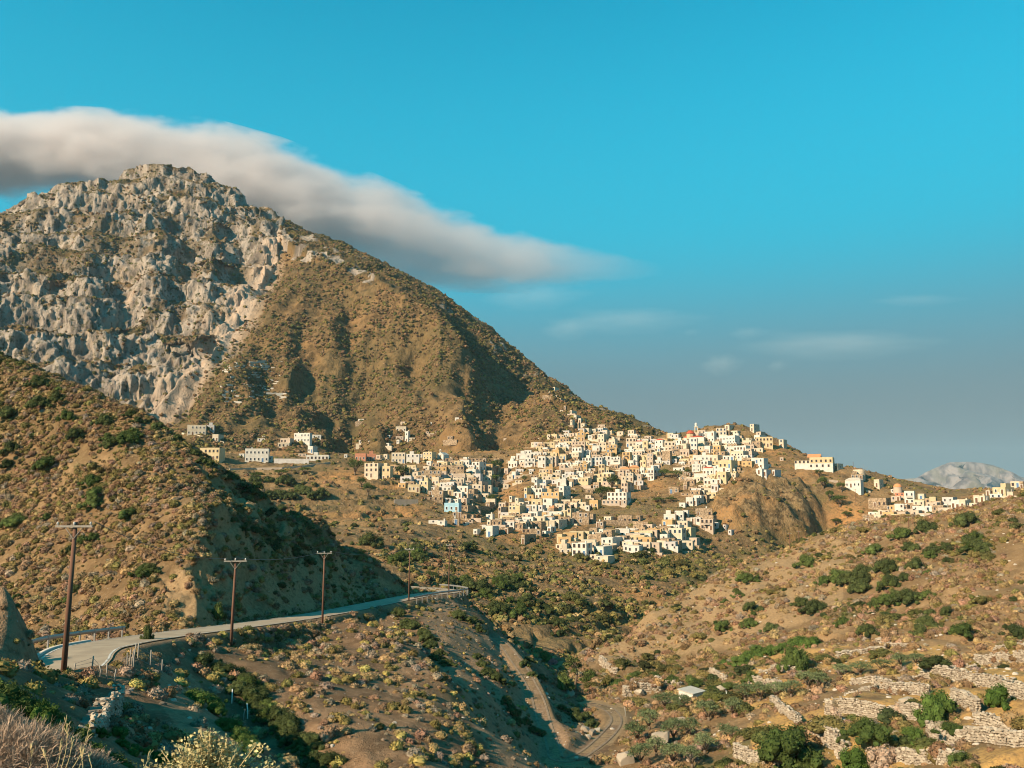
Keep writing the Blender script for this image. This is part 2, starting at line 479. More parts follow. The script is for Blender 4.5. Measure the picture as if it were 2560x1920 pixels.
# --- the mountain
MRIDGE = [(-400,580,960),(-200,560,960),(0,546,955),(60,500,975),(110,480,990),(200,460,1005),(280,456,1035),(330,430,1062),(400,414,1085),(470,420,1085),(530,450,1065),(600,492,1035),(650,530,1005),    (700,560,1030),(800,620,1070),(900,670,1075),(1000,722,1065),(1100,777,1045),(1200,843,1005),(1300,912,950),(1400,978,880),(1440,1010,850),(1480,1030,830),(1560,1062,790),(1640,1092,780),(1720,1130,780)]
mount = Patch("mountain", [
    (300,1130,540),(450,1112,540),(560,1102,560),(700,1112,560),(860,1132,570),(1000,1132,580),(1150,1152,590),(1245,1172,600),(1300,1105,612),(1420,1082,622),(1500,1080,642),(-300,1100,560),(0,1080,560),
    (450,1290,440),(1000,1330,440),(1500,1280,540),(0,1250,450),
    (0,905,640),(200,965,640),(350,1005,640),(-300,850,650),
    (0,700,745),(200,750,730),(350,850,700),(430,820,735),(520,880,690),(0,560,885),(200,560,890),(350,600,880),(480,620,890),(560,640,860),(600,720,800),(-300,600,850),
    (560,980,640),(650,880,700),(700,800,745),(760,1000,645),(800,860,725),(850,760,780),(950,840,745),(950,1000,650),(1050,900,730),(1050,1050,625),(1090,850,735),(1140,960,680),
    (690,612,905),(650,650,870),(800,664,850),(940,730,800),(1080,792,765),(1140,840,750),(1166,900,715),(1176,1000,655),(1184,1080,612),(1215,950,790),(1236,1020,750),(1252,1085,700),(1260,1135,630),(1292,1060,650),(1330,1030,680),(1340,990,715),(1420,1030,690),
    *MRIDGE, *[(a, b + 34, c * 1.07) for a, b, c in MRIDGE[::2]], *[(a, b + 95, c * 1.16) for a, b, c in MRIDGE[1::2]],
    (-300,700,1400),(0,680,1350),(400,600,1500),(800,780,1350),(1200,1000,1250),(1640,1200,1100)],
    -450, 1900, 430, 1500, 800, 620, lam=1e-5)
# ---------------------------------------------------------------- relief of each piece of ground
def img_line(pxs, patch):
    """polyline on a patch given by photo pixels"""
    return np.array([cast(a, b, only=(patch.name,)) for a, b in pxs])
def carve(patch, line, depth, width, side=None):
    d, t = poly_dist(patch.X, patch.Y, line)
    n = len(line) - 1
    prof = np.interp(t, np.linspace(0, n, len(depth)), depth)
    wd = np.interp(t, np.linspace(0, n, len(width)), width) if hasattr(width, '__len__') else width
    patch.Z -= prof * np.exp(-(d / wd) ** 2)

# mountain: gullies and spurs, then crags
M = mount
for pts, dep, wid in (
    ([(700,590),(672,680),(618,770),(562,860),(500,930),(420,1010),(370,1070)], (4,12,14,14,16,18,14), (10,16,18,16,18,20,18)),
    ([(870,690),(872,800),(884,900),(880,1000),(892,1100),(893,1150)], (6,14,20,24,28,28), (16,16,16,15,15,16)),
    ([(985,930),(982,1010),(988,1070),(1000,1110)], (4,16,20,10), (10,13,13,13)),
    ([(1235,1030),(1252,1085),(1262,1145)], (4,10,12), (16,18,18)),
    ([(760,740),(780,850),(800,960),(820,1060)], (4,14,20,16), (17,17,16,15)),
    ([(1060,800),(1050,900),(1060,1000),(1090,1100)], (3,12,18,18), (14,15,15,14)),
    ([(695,616),(800,668),(940,734),(1075,796),(1135,850)], (-3,-4,-5,-5,-4), 14),
    ([(640,820),(665,900),(690,990),(705,1060)], (2,9,13,10), (13,14,14,13)),
    ([(945,800),(938,880),(930,960),(940,1040)], (2,10,14,12), (12,13,13,12)),
    ([(560,470),(585,560),(600,640),(570,740)], (2,16,18,10), (12,20,20,16)),
    ([(470,520),(480,620),(455,720),(420,820)], (4,10,12,10), (14,18,18,16)),
    ([(290,520),(285,600),(290,690),(330,780),(350,880)], (3,8,10,12,10), (14,18,16,18,18)),
    ([(180,520),(150,640),(160,740),(190,840)], (3,6,10,10), (14,16,16,16)),
    ([(60,560),(50,680),(70,800)], (3,8,10), (14,16,16)),
    ([(400,560),(400,640),(385,720),(400,790)], (-6,-12,-12,-8), (14,18,18,14)),
    ([(530,540),(540,620),(520,700)], (-8,-14,-10), (12,16,14)),
    ):
    carve(M, img_line(pts, M), dep, wid)
mpx, mpy = M.pix()
ROCK = [(-600,300),(330,380),(470,400),(560,430),(650,500),(700,575),(690,640),(628,720),(590,800),(545,850),(520,890),(470,930),(430,985),(370,1025),(300,1060),(-600,1000)]
wob = fbm(M.X, M.Y, M.Z, 60, 3, seed=5)
rock = in_poly(mpx + 26 * wob, mpy + 22 * noise3(M.X/35, M.Y/35, M.Z/35, 9), ROCK).astype(float)
# soften the mask a little along the rows
for ax in (0, 1):
    rock = (np.roll(rock, 1, ax) + 2 * rock + np.roll(rock, -1, ax)) / 4
ledge = smooth(-0.05, 0.25, 0.75 * fbm(M.X, M.Y, M.Z * 1.4, 80, 5, 0.62, seed=21) + 0.5 * fbm(M.X, M.Y, M.Z, 22, 3, 0.6, seed=22) + 0.42 * np.exp(-((mpx - 230) / 260) ** 2 - ((mpy - 625) / 55) ** 2) - 0.06
               - 0.35 * smooth(680, 800, mpy) * (mpx < 340) + 0.10 * (mpx > 430))
ridge_rock = in_poly(mpx + 20 * wob, mpy + 16 * wob, [(675,560),(720,570),(800,615),(930,690),(930,720),(880,712),(830,700),(790,660),(720,620)]).astype(float)
back_rock = ((mpy < np.interp(mpx, [650,700,800,950,1090,1170,1300,1450,1700], [585,602,648,718,790,880,960,1040,1120])) & (mpx > 650)).astype(float)
x, y, z = M.X, M.Y, M.Z
# cliff bands on the limestone: risers and ledges
bz = z + 14 * fbm(x, y, 0, 70, 4, 0.55, seed=23) + 5 * noise3(x / 14, y / 14, 0, 24)
for hh_, am_ in ((34.0, 0.62), (13.0, 0.45)):
    fr_ = bz / hh_ - np.floor(bz / hh_)
    M.Z = M.Z + rock * hh_ * (smooth(0.28, 0.82, fr_) - fr_) * am_
nrm = M.normals()
x, y, z = M.X, M.Y, M.Z
flat = nrm[..., 2]
for _ in range(2):
    for ax in (0, 1): flat = (np.roll(flat, 1, ax) + 2 * flat + np.roll(flat, -1, ax)) / 4
ledge = np.clip(0.55 * ledge + 0.75 * smooth(0.74, 0.9, flat + 0.12 * fbm(x, y, z, 18, 3, 0.6, seed=25)), 0, 1)
crag = (ridged(x, y, z * 0.35, 60, 2, 0.5, seed=3) - .6) * 11 + (ridged(x, y, z * 0.25, 22, 4, 0.62, seed=40) - .6) * 6.5 \
       + (ridged(x, y, z * 0.12, 13, 2, 0.6, seed=62) - .6) * 4.0 + (ridged(x, y, z * 0.35, 8, 2, 0.6, seed=60) - .6) * 3.2 + fbm(x, y, z * 0.4, 5, 3, 0.65, seed=61) * 2.6
soft = fbm(x, y, z, 70, 4, 0.5, seed=80) * 5 + fbm(x, y, z, 14, 3, 0.5, seed=90) * 1.7
amt = rock * (1 - 0.7 * ledge)
disp = amt * crag + (1 - amt) * soft + ridge_rock * ridged(x, y, z, 12, 3, 0.55, seed=70) * 2.8 * smooth(-.2, .3, fbm(x, y, z, 22, 3, seed=71)) \
       + back_rock * ridged(x, y, z, 26, 4, 0.6, seed=77) * 6.0
disp *= smooth(430, 520, y)
M.Z = z + disp * nrm[..., 2]
M.X = x + disp * nrm[..., 0]; M.Y = y + disp * nrm[..., 1]
# downhill rills on the vegetated slope
M.Z += (1 - rock) * (fbm(M.X, M.Y * 0.25, 0, 24, 3, seed=101) * 3.6 + (ridged(M.X + 12 * fbm(M.X, M.Y, 0, 60, 2, seed=104), M.Y * 0.22, 0, 75, 2, .5, seed=102) - .6) * 17 + (ridged(M.X, M.Y * 0.3, 0, 32, 2, .5, seed=103) - .6) * 7) * smooth(500, 600, M.Y) * (1 - back_rock)
_, mpy2 = M.pix()
scree_line = img_line([(694,600),(676,660),(640,730),(600,790),(560,850)], M)
sd, _ = poly_dist(M.X, M.Y, scree_line)
scree = np.clip(1.2 - (sd + 5 * fbm(x, y, z, 18, 3, seed=31)) / np.interp(mpy, [600, 700, 800, 860], [10, 18, 22, 15]), 0, 1)
for pl, w in (([(545,860),(500,920),(440,985),(385,1030)], 20), ([(330,720),(320,770),(300,800)], 4), ([(500,970),(470,1000),(420,1040)], 7)):
    sd, _ = poly_dist(M.X, M.Y, img_line(pl, M))
    scree = np.maximum(scree, 0.85 * np.clip(1.15 - (sd + 5 * fbm(x, y, z, 14, 3, seed=33)) / w, 0, 1))
M.attrs = {"rock": np.clip(rock * (1 - 0.9 * ledge) + 0.85 * ridge_rock * smooth(-.05, .3, fbm(x, y, z, 20, 3, seed=71)) + back_rock * smooth(0.15, .45, fbm(x, y, z, 30, 4, 0.6, seed=72)) * 0.6, 0, 1),  # pale rock kept sparse behind the crest, its shade put into the colour
           "scree": np.clip(scree, 0, 1),
           "green": np.clip(rock * ledge * 0.8 + back_rock * 0.7 + (1 - rock) * smooth(-.1, .5, fbm(x, y, z, 90, 4, seed=73)) * 0.5, 0, 1)}

# village hill
V = vill
for pts, dep, wid in (
    ([(1250,1150),(1236,1210),(1238,1260),(1225,1300)], (6,5,4,3), (9,9,8,8)),
    ([(1590,1160),(1600,1200),(1640,1230)], (2,3,2), 10),
    ([(2040,1260),(2060,1300),(2075,1335)], (4,8,6), (12,12,12)),
    ):
    carve(V, img_line(pts, V), dep, wid)
vpx, vpy = V.pix()
OUTCROP = [(1760,1245),(1800,1200),(1850,1185),(1930,1195),(2010,1215),(2050,1260),(2062,1330),(2040,1350),(1960,1335),(1900,1345),(1850,1320),(1800,1290)]
oc = in_poly(vpx + 14 * fbm(V.X, V.Y, V.Z, 20, 2, seed=6), vpy, OUTCROP).astype(float)
for k in range(3):
    for ax in (0, 1): oc = (np.roll(oc, 1, ax) + 2 * oc + np.roll(oc, -1, ax)) / 4
vs = fbm(V.X, V.Y, 0, 60, 4, seed=140) * 2.4 + fbm(V.X, V.Y, 0, 14, 3, seed=150) * 1.3 + (ridged(V.X, V.Y, 0, 9, 3, .6, seed=151) - .5) * 0.9
V.Z += vs * smooth(165, 230, V.Y)
nrm = V.normals()
cr = (ridged(V.X, V.Y, V.Z * 0.4, 30, 5, 0.58, seed=160) * 15.0 - 5) * oc
V.Z += cr * 0.8
V.Y -= cr * 0.5 * 0; 
# terraces on the slope under the road and below the village (contour steps)
tz = V.Z + 0.8 * fbm(V.X, V.Y, 0, 40, 2, seed=170)
stepm = ((in_poly(vpx, vpy, [(620,1170),(960,1190),(1060,1290),(980,1340),(700,1280)])) | in_poly(vpx, vpy, [(1330,1530),(1560,1520),(1600,1580),(1480,1660),(1330,1640)])).astype(float)
st = 2.6
fr = (tz / st) - np.floor(tz / st)
V.Z += stepm * st * (smooth(0.62, 0.98, fr) - fr) * 0.85
orange = smooth(0.05, 0.45, fbm(V.X, V.Y, V.Z, 45, 4, seed=180)) * 0.6
for cx, cy, rx, ry in ((1530,1385,60,14),(1020,1268,40,12),(850,1190,60,22),(1290,1240,40,30),(1380,1370,40,12),(1620,1215,50,14),(2120,1290,60,50),(1930,1120,60,25),(1640,1340,70,12),(1290,1335,40,14)):
    orange = np.maximum(orange, np.exp(-((vpx - cx) / rx) ** 2 - ((vpy - cy) / ry) ** 2))
V.attrs = {"rock": oc * smooth(-0.3, .4, fbm(V.X, V.Y, V.Z, 14, 3, seed=190)), "earth": np.clip(orange, 0, 1),
           "green": smooth(-.05, .4, fbm(V.X, V.Y, V.Z, 60, 4, seed=181)) * (1 - 0.5 * (vpy < 1380))}

# road and track beds
def bed(patch, line, half, soft, drop):
    d, t = poly_dist(patch.X, patch.Y, line)
    zr = np.interp(t, np.arange(len(line)), line[:, 2])
    w = 1 - smooth(half, soft, d)
    patch.Z = patch.Z * (1 - w) + (zr - drop) * w
    return d, zr
S = spur
S.Z += (fbm(S.X, S.Y, 0, 14, 4, seed=200) * 0.9 + fbm(S.X, S.Y, 0, 2.6, 3, seed=210) * 0.22) * smooth(10, 40, S.Y)
spx, spy = S.pix()
for pts, dep, wid in (
    ([(1010,1560),(1060,1610),(1125,1680)], (.8,1.6,1.2), 2.4),
    ([(1160,1640),(1240,1720),(1280,1770)], (.8,1.6,1.2), 2.2),
    ([(540,1650),(640,1760),(760,1870),(840,1915)], (1,2.2,2.6,2.2), 3.2),
    ([(1290,1730),(1330,1800),(1350,1870)], (.8,1.4,1.4), 2.2),
    ):
    carve(S, img_line(pts, S), dep, wid)
dS, _ = bed(S, ROAD, 2.6, 4.2, 0.05)
dT, _ = bed(S, TRACK, 1.1, 2.4, 0.03)
L_ = lhill
L_.Z += (fbm(L_.X, L_.Y, 0, 16, 4, seed=220) * 1.3 + fbm(L_.X, L_.Y, 0, 3, 3, seed=230) * 0.25)
dL, tL = poly_dist(L_.X, L_.Y, ROAD)
zL = np.interp(tL, np.arange(len(ROAD)), ROAD[:, 2])
cutslope = 0.95 + 0.35 * fbm(L_.X, L_.Y, L_.Z, 9, 3, seed=240)
lim = zL - 0.5 + np.maximum(dL - 4.6, 0) * cutslope * 1.6
cutm = smooth(0.0, 1.2, L_.Z - lim)
L_.Z = np.minimum(L_.Z, lim + (1.3 * fbm(L_.X, L_.Y, L_.Z, 7, 4, 0.6, seed=245) + 0.9 * (ridged(L_.X, L_.Y, L_.Z * .5, 5, 3, .6, seed=246) - .6)) * smooth(5.0, 7.5, dL))
lpx, lpy = L_.pix()
cutbare = np.maximum(cutm * (dL > 4.6), in_poly(lpx + 25 * fbm(L_.X, L_.Y, L_.Z, 10, 3, seed=250), lpy + 15 * fbm(L_.X, L_.Y, L_.Z, 7, 2, seed=251),
          [(400,1440),(480,1395),(560,1370),(620,1330),(720,1310),(840,1380),(960,1450),(1000,1500),(400,1545),(420,1480)]).astype(float))
L_.Z += cutbare * smooth(5, 8, dL) * ((ridged(L_.X, L_.Y, L_.Z * .6, 8, 4, .62, seed=255) - .6) * 1.5 + fbm(L_.X, L_.Y, L_.Z, 2.2, 3, .6, seed=256) * .5)
L_.attrs = {"bare": cutbare * (0.55 + 0.45 * smooth(-.2, .2, fbm(L_.X, L_.Y, L_.Z, 9, 3, seed=257))), "green": smooth(0, .4, fbm(L_.X, L_.Y, L_.Z, 22, 4, seed=260))}
B = bank
B.Z += fbm(B.X, B.Y, 0, 4, 4, seed=270) * 0.5
B.attrs = {"bare": np.ones_like(B.Z) * 0.8, "green": np.zeros_like(B.Z)}
bare = 0.15 * (1 - smooth(1.5, 3.0, dT))
bare = np.maximum(bare, in_poly(spx + 12 * fbm(S.X, S.Y, 0, 6, 2, seed=275), spy, [(395,1655),(470,1660),(560,1730),(640,1860),(660,1920),(420,1920),(440,1820),(400,1760)]) * 0.8)
bare = np.maximum(bare, in_poly(spx + 12 * fbm(S.X, S.Y, 0, 6, 2, seed=276), spy, [(1060,1510),(1130,1500),(1260,1600),(1370,1740),(1500,1810),(1400,1920),(1240,1920),(1140,1700),(1070,1580)]) * 0.75)
bare = np.maximum(bare, (1 - smooth(2.8, 3.6, dS)) * 0.5)
S.attrs = {"bare": bare, "track": 0.12 * (1 - smooth(0.9, 2.0, dT + .5 * fbm(S.X, S.Y, 0, 3, 3, seed=278))), "green": smooth(.1, .5, fbm(S.X, S.Y, 0, 18, 4, seed=277))}

# right hillside: ravine bed, terraces behind their walls
R_ = rhill
R_.Z += (fbm(R_.X, R_.Y, 0, 26, 4, seed=280) * 1.0 + fbm(R_.X, R_.Y, 0, 3.4, 3, seed=290) * 0.25)
rpx, rpy = R_.pix()
R_.Z += fbm(R_.X * 1.0, R_.Y * 0.35, 0, 12, 3, seed=295) * 1.5 * (rpy < 1600)
dR, _ = bed(R_, TRACK, 1.3, 4.0, 0.03)
#        px0  py0  px1  py1  height   (foot of the wall, left to right)
WALLS = [(2443,1656,2590,1652,1.0),(2440,1668,2585,1712,1.7),(2300,1690,2440,1678,0.9),(2306,1702,2486,1752,1.6),(2213,1718,2302,1704,0.8),
         (2190,1735,2316,1762,1.3),(2116,1752,2190,1742,0.8),(2066,1785,2262,1835,1.75),(2034,1868,2114,1902,1.9),(2320,1852,2412,1878,1.35),
         (2246,1912,2400,1940,1.2),(2383,1788,2440,1815,1.4),(1838,1890,1950,1935,1.4),(2094,1644,2213,1626,0.7),(2192,1614,2275,1621,0.8),
         (1930,1772,1964,1835,0.9),(1776,1690,1812,1706,1.2),(1899,1690,1990,1694,0.9),(1872,1708,1922,1730,1.4),(1500,1660,1537,1692,1.6),
         (1640,1715,1700,1722,1.0),(1560,1742,1650,1730,1.6),(2486,1760,2600,1800,1.5),(2418,1880,2580,1905,1.2),(2440,1838,2600,1862,1.1),(2130,1712,2214,1716,0.8)]
WALL3 = []
for (a, b, c, d, h) in WALLS:
    p0, p1 = cast(a, b, only=("right_hill",)), cast(c, d, only=("right_hill",))
    if h > 0.75 and abs(p1[1]-p0[1]) > 14: p1[1] = p0[1] + math.copysign(14, p1[1]-p0[1]); p1[0] = (c-1280)/F*p1[1]
    WALL3.append((p0, p1, h))
lift = np.zeros_like(R_.Z)
for p0, p1, h in WALL3:
    dx, dy = p1[0]-p0[0], p1[1]-p0[1]; ln = math.hypot(dx, dy)
    tx, ty = dx/ln, dy/ln
    nx, ny = -ty, tx
    if ny < 0: nx, ny = -nx, -ny
    s_ = (R_.X-p0[0])*tx + (R_.Y-p0[1])*ty
    q_ = (R_.X-p0[0])*nx + (R_.Y-p0[1])*ny
    e = smooth(-0.8, 0.3, s_) * (1 - smooth(ln-0.3, ln+0.8, s_))
    lift = np.maximum(lift, e * h * 0.92 * (q_ > 0.12) * np.exp(-(np.maximum(q_, 0) / 6.5) ** 2))
R_.Z += lift
rpx, rpy = R_.pix()
grassm = in_poly(rpx, rpy, [(1900,1620),(2570,1600),(2700,1900),(2400,1940),(1900,1940),(1850,1750)]).astype(float) * smooth(-.15, .3, fbm(R_.X, R_.Y, 0, 7, 3, seed=300))
barem = in_poly(rpx + 40 * fbm(R_.X, R_.Y, 0, 25, 3, seed=302), rpy, [(1480,1600),(1700,1480),(1900,1400),(2080,1340),(2150,1400),(2080,1520),(1900,1600),(1700,1640),(1500,1660)]).astype(float) * 0.75
barem = np.maximum(barem, in_poly(rpx, rpy, [(1340,1930),(1400,1850),(1500,1840),(1530,1780),(1430,1760),(1430,1740),(1560,1760),(1570,1810),(1500,1900),(1450,1940)]) * 0.9)
R_.attrs = {"bare": barem, "grass": grassm, "track": 0.12 * (1 - smooth(0.9, 2.0, dR + .5 * fbm(R_.X, R_.Y, 0, 3, 3, seed=278))), "green": smooth(0, .4, fbm(R_.X, R_.Y, 0, 20, 4, seed=305)),
            "rock": in_poly(rpx + 15 * fbm(R_.X, R_.Y, 0, 8, 2, seed=306), rpy, [(1790,1500),(1860,1480),(1880,1560),(1800,1600),(1640,1640),(1600,1610)]) * 0.0 + 0.0}
# ---------------------------------------------------------------- ground materials
def soil_mat(name, base, dark, light, green, scale=1.0, rockcol=(0.40, 0.36, 0.31), grasscol=(0.43, 0.25, 0.085)):
    t = NT(name, 0.95, 0.12)
    n1 = t.noise(0.35 / scale, 6, 0.6); n2 = t.noise(2.2 / scale, 5, 0.65); n3 = t.noise(0.07 / scale, 4, 0.55); n4 = t.noise(9.0 / scale, 3, 0.6)
    c = t.mix(t.ramp(n1, 0.35, 0.68), dark, base)
    c = t.mix(t.math('MULTIPLY', t.ramp(n2, 0.5, 0.72), 0.55), c, light)
    c = t.mix(t.math('MULTIPLY', t.ramp(n3, 0.42, 0.62), 0.4), c, tuple(0.8 * b for b in dark))
    g = t.math('MULTIPLY', t.attr("green"), t.ramp(n1, 0.4, 0.6))
    c = t.mix(t.math('MULTIPLY', g, 0.75), c, green)
    c = t.mix(t.math('MULTIPLY', t.attr("grass"), t.ramp(n2, 0.3, 0.55)), c, grasscol)
    b = t.attr("bare")
    c = t.mix(t.math('MULTIPLY', b, t.ramp(n2, 0.25, 0.6)), c, t.mix(n4, base, light))
    st = t.ramp(t.math('ADD', t.voro(1.9 / scale), t.math('MULTIPLY', n4, 0.25)), 0.27, 0.2)
    c = t.mix(t.math('MULTIPLY', st, t.math('MULTIPLY', t.ramp(n3, 0.45, 0.62), 0.7)), c, rockcol)
    k = t.attr("track")
    c = t.mix(k, c, t.mix(n4, (0.20, 0.165, 0.13), (0.27, 0.225, 0.175)))
    t.color(c)
    h = t.math('ADD', t.math('MULTIPLY', n2, 0.6), t.math('MULTIPLY', n4, 0.35))
    t.bump(h, 0.35 * scale, 0.9)
soil_mat("soil_near", (0.26, 0.155, 0.085), (0.13, 0.078, 0.042), (0.36, 0.24, 0.145), (0.085, 0.075, 0.028))
soil_mat("soil_left", (0.26, 0.16, 0.078), (0.14, 0.085, 0.04), (0.37, 0.245, 0.13), (0.09, 0.085, 0.03))
soil_mat("soil_right", (0.275, 0.172, 0.085), (0.165, 0.102, 0.05), (0.39, 0.262, 0.14), (0.09, 0.085, 0.03))

def village_soil():
    t = NT("soil_village", 0.95, 0.12)
    n1 = t.noise(0.09, 6, 0.6); n2 = t.noise(0.5, 5, 0.65); n3 = t.noise(0.02, 4)
    c = t.mix(t.ramp(n1, 0.35, 0.65), (0.125, 0.080, 0.038), (0.23, 0.145, 0.068))
    c = t.mix(t.math('MULTIPLY', t.ramp(n2, 0.5, 0.7), 0.5), c, (0.36, 0.25, 0.14))
    c = t.mix(t.math('MULTIPLY', t.attr("earth"), t.ramp(n2, 0.3, 0.55)), c, (0.37, 0.185, 0.07))
    c = t.mix(t.math('MULTIPLY', t.attr("green"), t.ramp(n1, 0.42, 0.6)), c, (0.075, 0.072, 0.025))
    r = t.mix(t.ramp(n2, 0.4, 0.6), (0.085, 0.056, 0.028), (0.24, 0.16, 0.08))
    c = t.mix(t.attr("rock"), c, r)
    t.color(c)
    t.bump(t.math('ADD', n2, t.math('MULTIPLY', n1, 1.5)), 1.4, 0.9)
village_soil()

def mountain_mat():
    t = NT("mountain_rock", 0.95, 0.1)
    n1 = t.noise(0.035, 7, 0.6); n2 = t.noise(0.16, 6, 0.65); n3 = t.noise(0.012, 4); v = t.noise(0.07, 6, 0.65, stretch=(1, 1, 0.35))
    veg = t.mix(t.ramp(n2, 0.38, 0.62), (0.085, 0.054, 0.025), (0.20, 0.122, 0.056))
    veg = t.mix(t.math('MULTIPLY', t.ramp(n1, 0.45, 0.65), 0.65), veg, (0.25, 0.142, 0.06))
    veg = t.mix(t.math('MULTIPLY', t.ramp(n3, 0.45, 0.6), 0.4), veg, (0.10, 0.082, 0.035))
    veg = t.mix(t.math('MULTIPLY', t.attr("green"), t.ramp(n2, 0.36, 0.56)), veg, (0.065, 0.056, 0.026))
    rock = t.mix(t.ramp(v, 0.33, 0.62), (0.12, 0.095, 0.076), (0.34, 0.28, 0.228))
    rock = t.mix(t.math('MULTIPLY', t.ramp(n1, 0.5, 0.7), 0.55), rock, (0.36, 0.27, 0.19))
    rock = t.mix(t.ramp(t.noise(0.22, 5, 0.65), 0.52, 0.64), rock, (0.085, 0.075, 0.04))
    c = t.mix(t.ramp(t.attr("rock"), 0.34, 0.74), veg, rock)
    c = t.mix(t.attr("scree"), c, t.mix(n2, (0.33, 0.225, 0.15), (0.50, 0.385, 0.295)))
    t.color(c)
    t.bump(t.math('ADD', t.math('MULTIPLY', n2, 1.0), t.math('MULTIPLY', v, 1.6)), 3.0, 0.9)
mountain_mat()
# ---------------------------------------------------------------- the ground objects
spur.build("soil_near", "bare brown spur carrying the road, falling to the ravine in the foreground")
lhill.build("soil_left", "scrub-covered hill rising left of the road")
bank.build("soil_near", "steep brown bank at the left edge beside the road")
rhill.build("soil_right", "tan hillside on the right with terraces at its foot")
vill.build("soil_village", "scrubby slope and ridge that the village stands on")
mount.build("mountain_rock", "tall mountain of pale crags and brown scrub above the village")
# ---------------------------------------------------------------- road, track, rails
t = NT("asphalt", 0.8, 0.3)
n = t.noise(0.5, 5, 0.6); n2 = t.noise(25, 3)
t.color(t.mix(t.ramp(n, 0.35, 0.65), (0.29, 0.215, 0.145), (0.37, 0.28, 0.19))); t.bump(n2, 0.01, 0.4)
t = NT("road_paint", 0.7); t.color(t.mix(t.ramp(t.noise(3, 4), 0.35, 0.6), (0.30, 0.26, 0.21), (0.55, 0.52, 0.47)))
t = NT("concrete", 0.9); t.color(t.mix(t.noise(1.5, 5), (0.33, 0.295, 0.25), (0.50, 0.46, 0.40)))
t = NT("steel", 0.5, 0.5); t.b.inputs["Metallic"].default_value = 0.6; t.color(t.mix(t.noise(4, 4), (0.26, 0.245, 0.225), (0.40, 0.385, 0.36)))
t = NT("pole_wood", 0.9); t.color(t.mix(t.noise(6, 5, stretch=(1, 1, 0.05)), (0.09, 0.042, 0.028), (0.19, 0.10, 0.065)))
t = NT("grey_wood", 0.9); t.color(t.mix(t.noise(9, 4, stretch=(1, 1, 0.1)), (0.20, 0.17, 0.14), (0.36, 0.32, 0.27)))
t = NT("white_post", 0.7); t.color((0.7, 0.68, 0.64))
t = NT("wire", 0.5, 0.4); t.color((0.12, 0.11, 0.10))
t = NT("porcelain", 0.4, 0.5); t.color((0.5, 0.45, 0.4))
t = NT("rust_metal", 0.8, 0.3); t.color(t.mix(t.noise(5, 4), (0.20, 0.15, 0.11), (0.36, 0.31, 0.27)))

def side_vec(line):
    d = np.gradient(line[:, :2], axis=0)
    d /= np.linalg.norm(d, axis=1, keepdims=True) + 1e-9
    return np.c_[d[:, 1], -d[:, 0], np.zeros(len(d))]
def strip(name, line, o0, o1, dz, mat, parent=None, cross=5):
    sv = side_vec(line)
    offs = np.linspace(o0, o1, cross)
    V = np.concatenate([(line + sv * o + (0, 0, dz)) for o in offs]).reshape(cross, len(line), 3)
    idx = np.arange(cross * len(line)).reshape(cross, -1)
    Q = np.stack((idx[:-1, :-1], idx[1:, :-1], idx[1:, 1:], idx[:-1, 1:]), -1).reshape(-1, 4)
    return link(name, mesh_np(name, V.reshape(-1, 3), Q, (mat,), True), parent)
rline = smooth_line([tuple(p) for p in ROAD[::4]], 8)
road = tag(strip("road", rline, -2.35, 2.35, 0.03, "asphalt"), "grey asphalt road curving round the foot of the left hill", "road", None, "structure")
for o in (-2.2, 2.08):
    strip("edge_line", rline, o, o + 0.14, 0.045, "road_paint", road, 2)
# concrete kerb along the outside of the bend
for (a, b, off) in ((0.68, 0.89, 2.6),):
    seg = rline[int(a * len(rline)):int(b * len(rline))]
    if off < 0: pass
    sv = side_vec(seg)
    prof = [(-0.16, -0.3), (-0.16, 0.13), (0.16, 0.16), (0.16, -0.3)]
    Vv = np.concatenate([seg + sv * (off + po) + (0, 0, pz) for po, pz in prof]).reshape(4, len(seg), 3)
    idx = np.arange(4 * len(seg)).reshape(4, -1)
    Q = np.concatenate([np.stack((idx[i, :-1], idx[(i+1) % 4, :-1], idx[(i+1) % 4, 1:], idx[i, 1:]), -1) for i in range(4)])
    k = link("kerb", mesh_np("kerb", Vv.reshape(-1, 3), Q, ("concrete",)), road)

def guard_rail(line, label, hgt=0.75):
    base = line[0].copy()
    root = empty("guard_rail", base)
    L0 = line - base
    seg = np.r_[0, np.cumsum(np.linalg.norm(np.diff(L0, axis=0), axis=1))]
    n = max(int(seg[-1] / 1.0), 4)
    sp = np.linspace(0, seg[-1], n)
    pl = np.c_[[np.interp(sp, seg, L0[:, k]) for k in range(3)]].T
    sv = side_vec(pl)
    prof = [(0.0, -0.16), (0.05, -0.11), (0.05, -0.05), (0.0, 0.0), (0.05, 0.05), (0.05, 0.11), (0.0, 0.16), (-0.02, 0.16), (-0.02, -0.16)]
    m = len(prof)
    Vv = np.concatenate([pl + sv * a + (0, 0, hgt - 0.16 + b) for a, b in prof]).reshape(m, n, 3)
    idx = np.arange(m * n).reshape(m, n)
    Q = np.concatenate([np.stack((idx[i, :-1], idx[(i+1) % m, :-1], idx[(i+1) % m, 1:], idx[i, 1:]), -1) for i in range(m)])
    link("beam", mesh_np("beam", Vv.reshape(-1, 3), Q, ("steel",)), root)
    pm = MB(); pm.box(-0.05, 0.05, -0.06, 0.06, -0.6, hgt)
    pme = mesh("post", pm.v, pm.f, ("steel",))
    for q in np.arange(0.5, seg[-1], 2.4):
        p = [np.interp(q, seg, L0[:, k]) for k in range(3)]
        link("post", pme, root, p)
    return tag(root, label, "guard rail")
def road_side(a, b, off, dz=0.0):
    seg = rline[int(a * len(rline)):int(b * len(rline))]
    return seg + side_vec(seg) * off + (0, 0, dz)
sgn = 1
guard_rail(road_side(0.61, 0.80, 4.0), "galvanised guard rail round the outside of the near road bend")
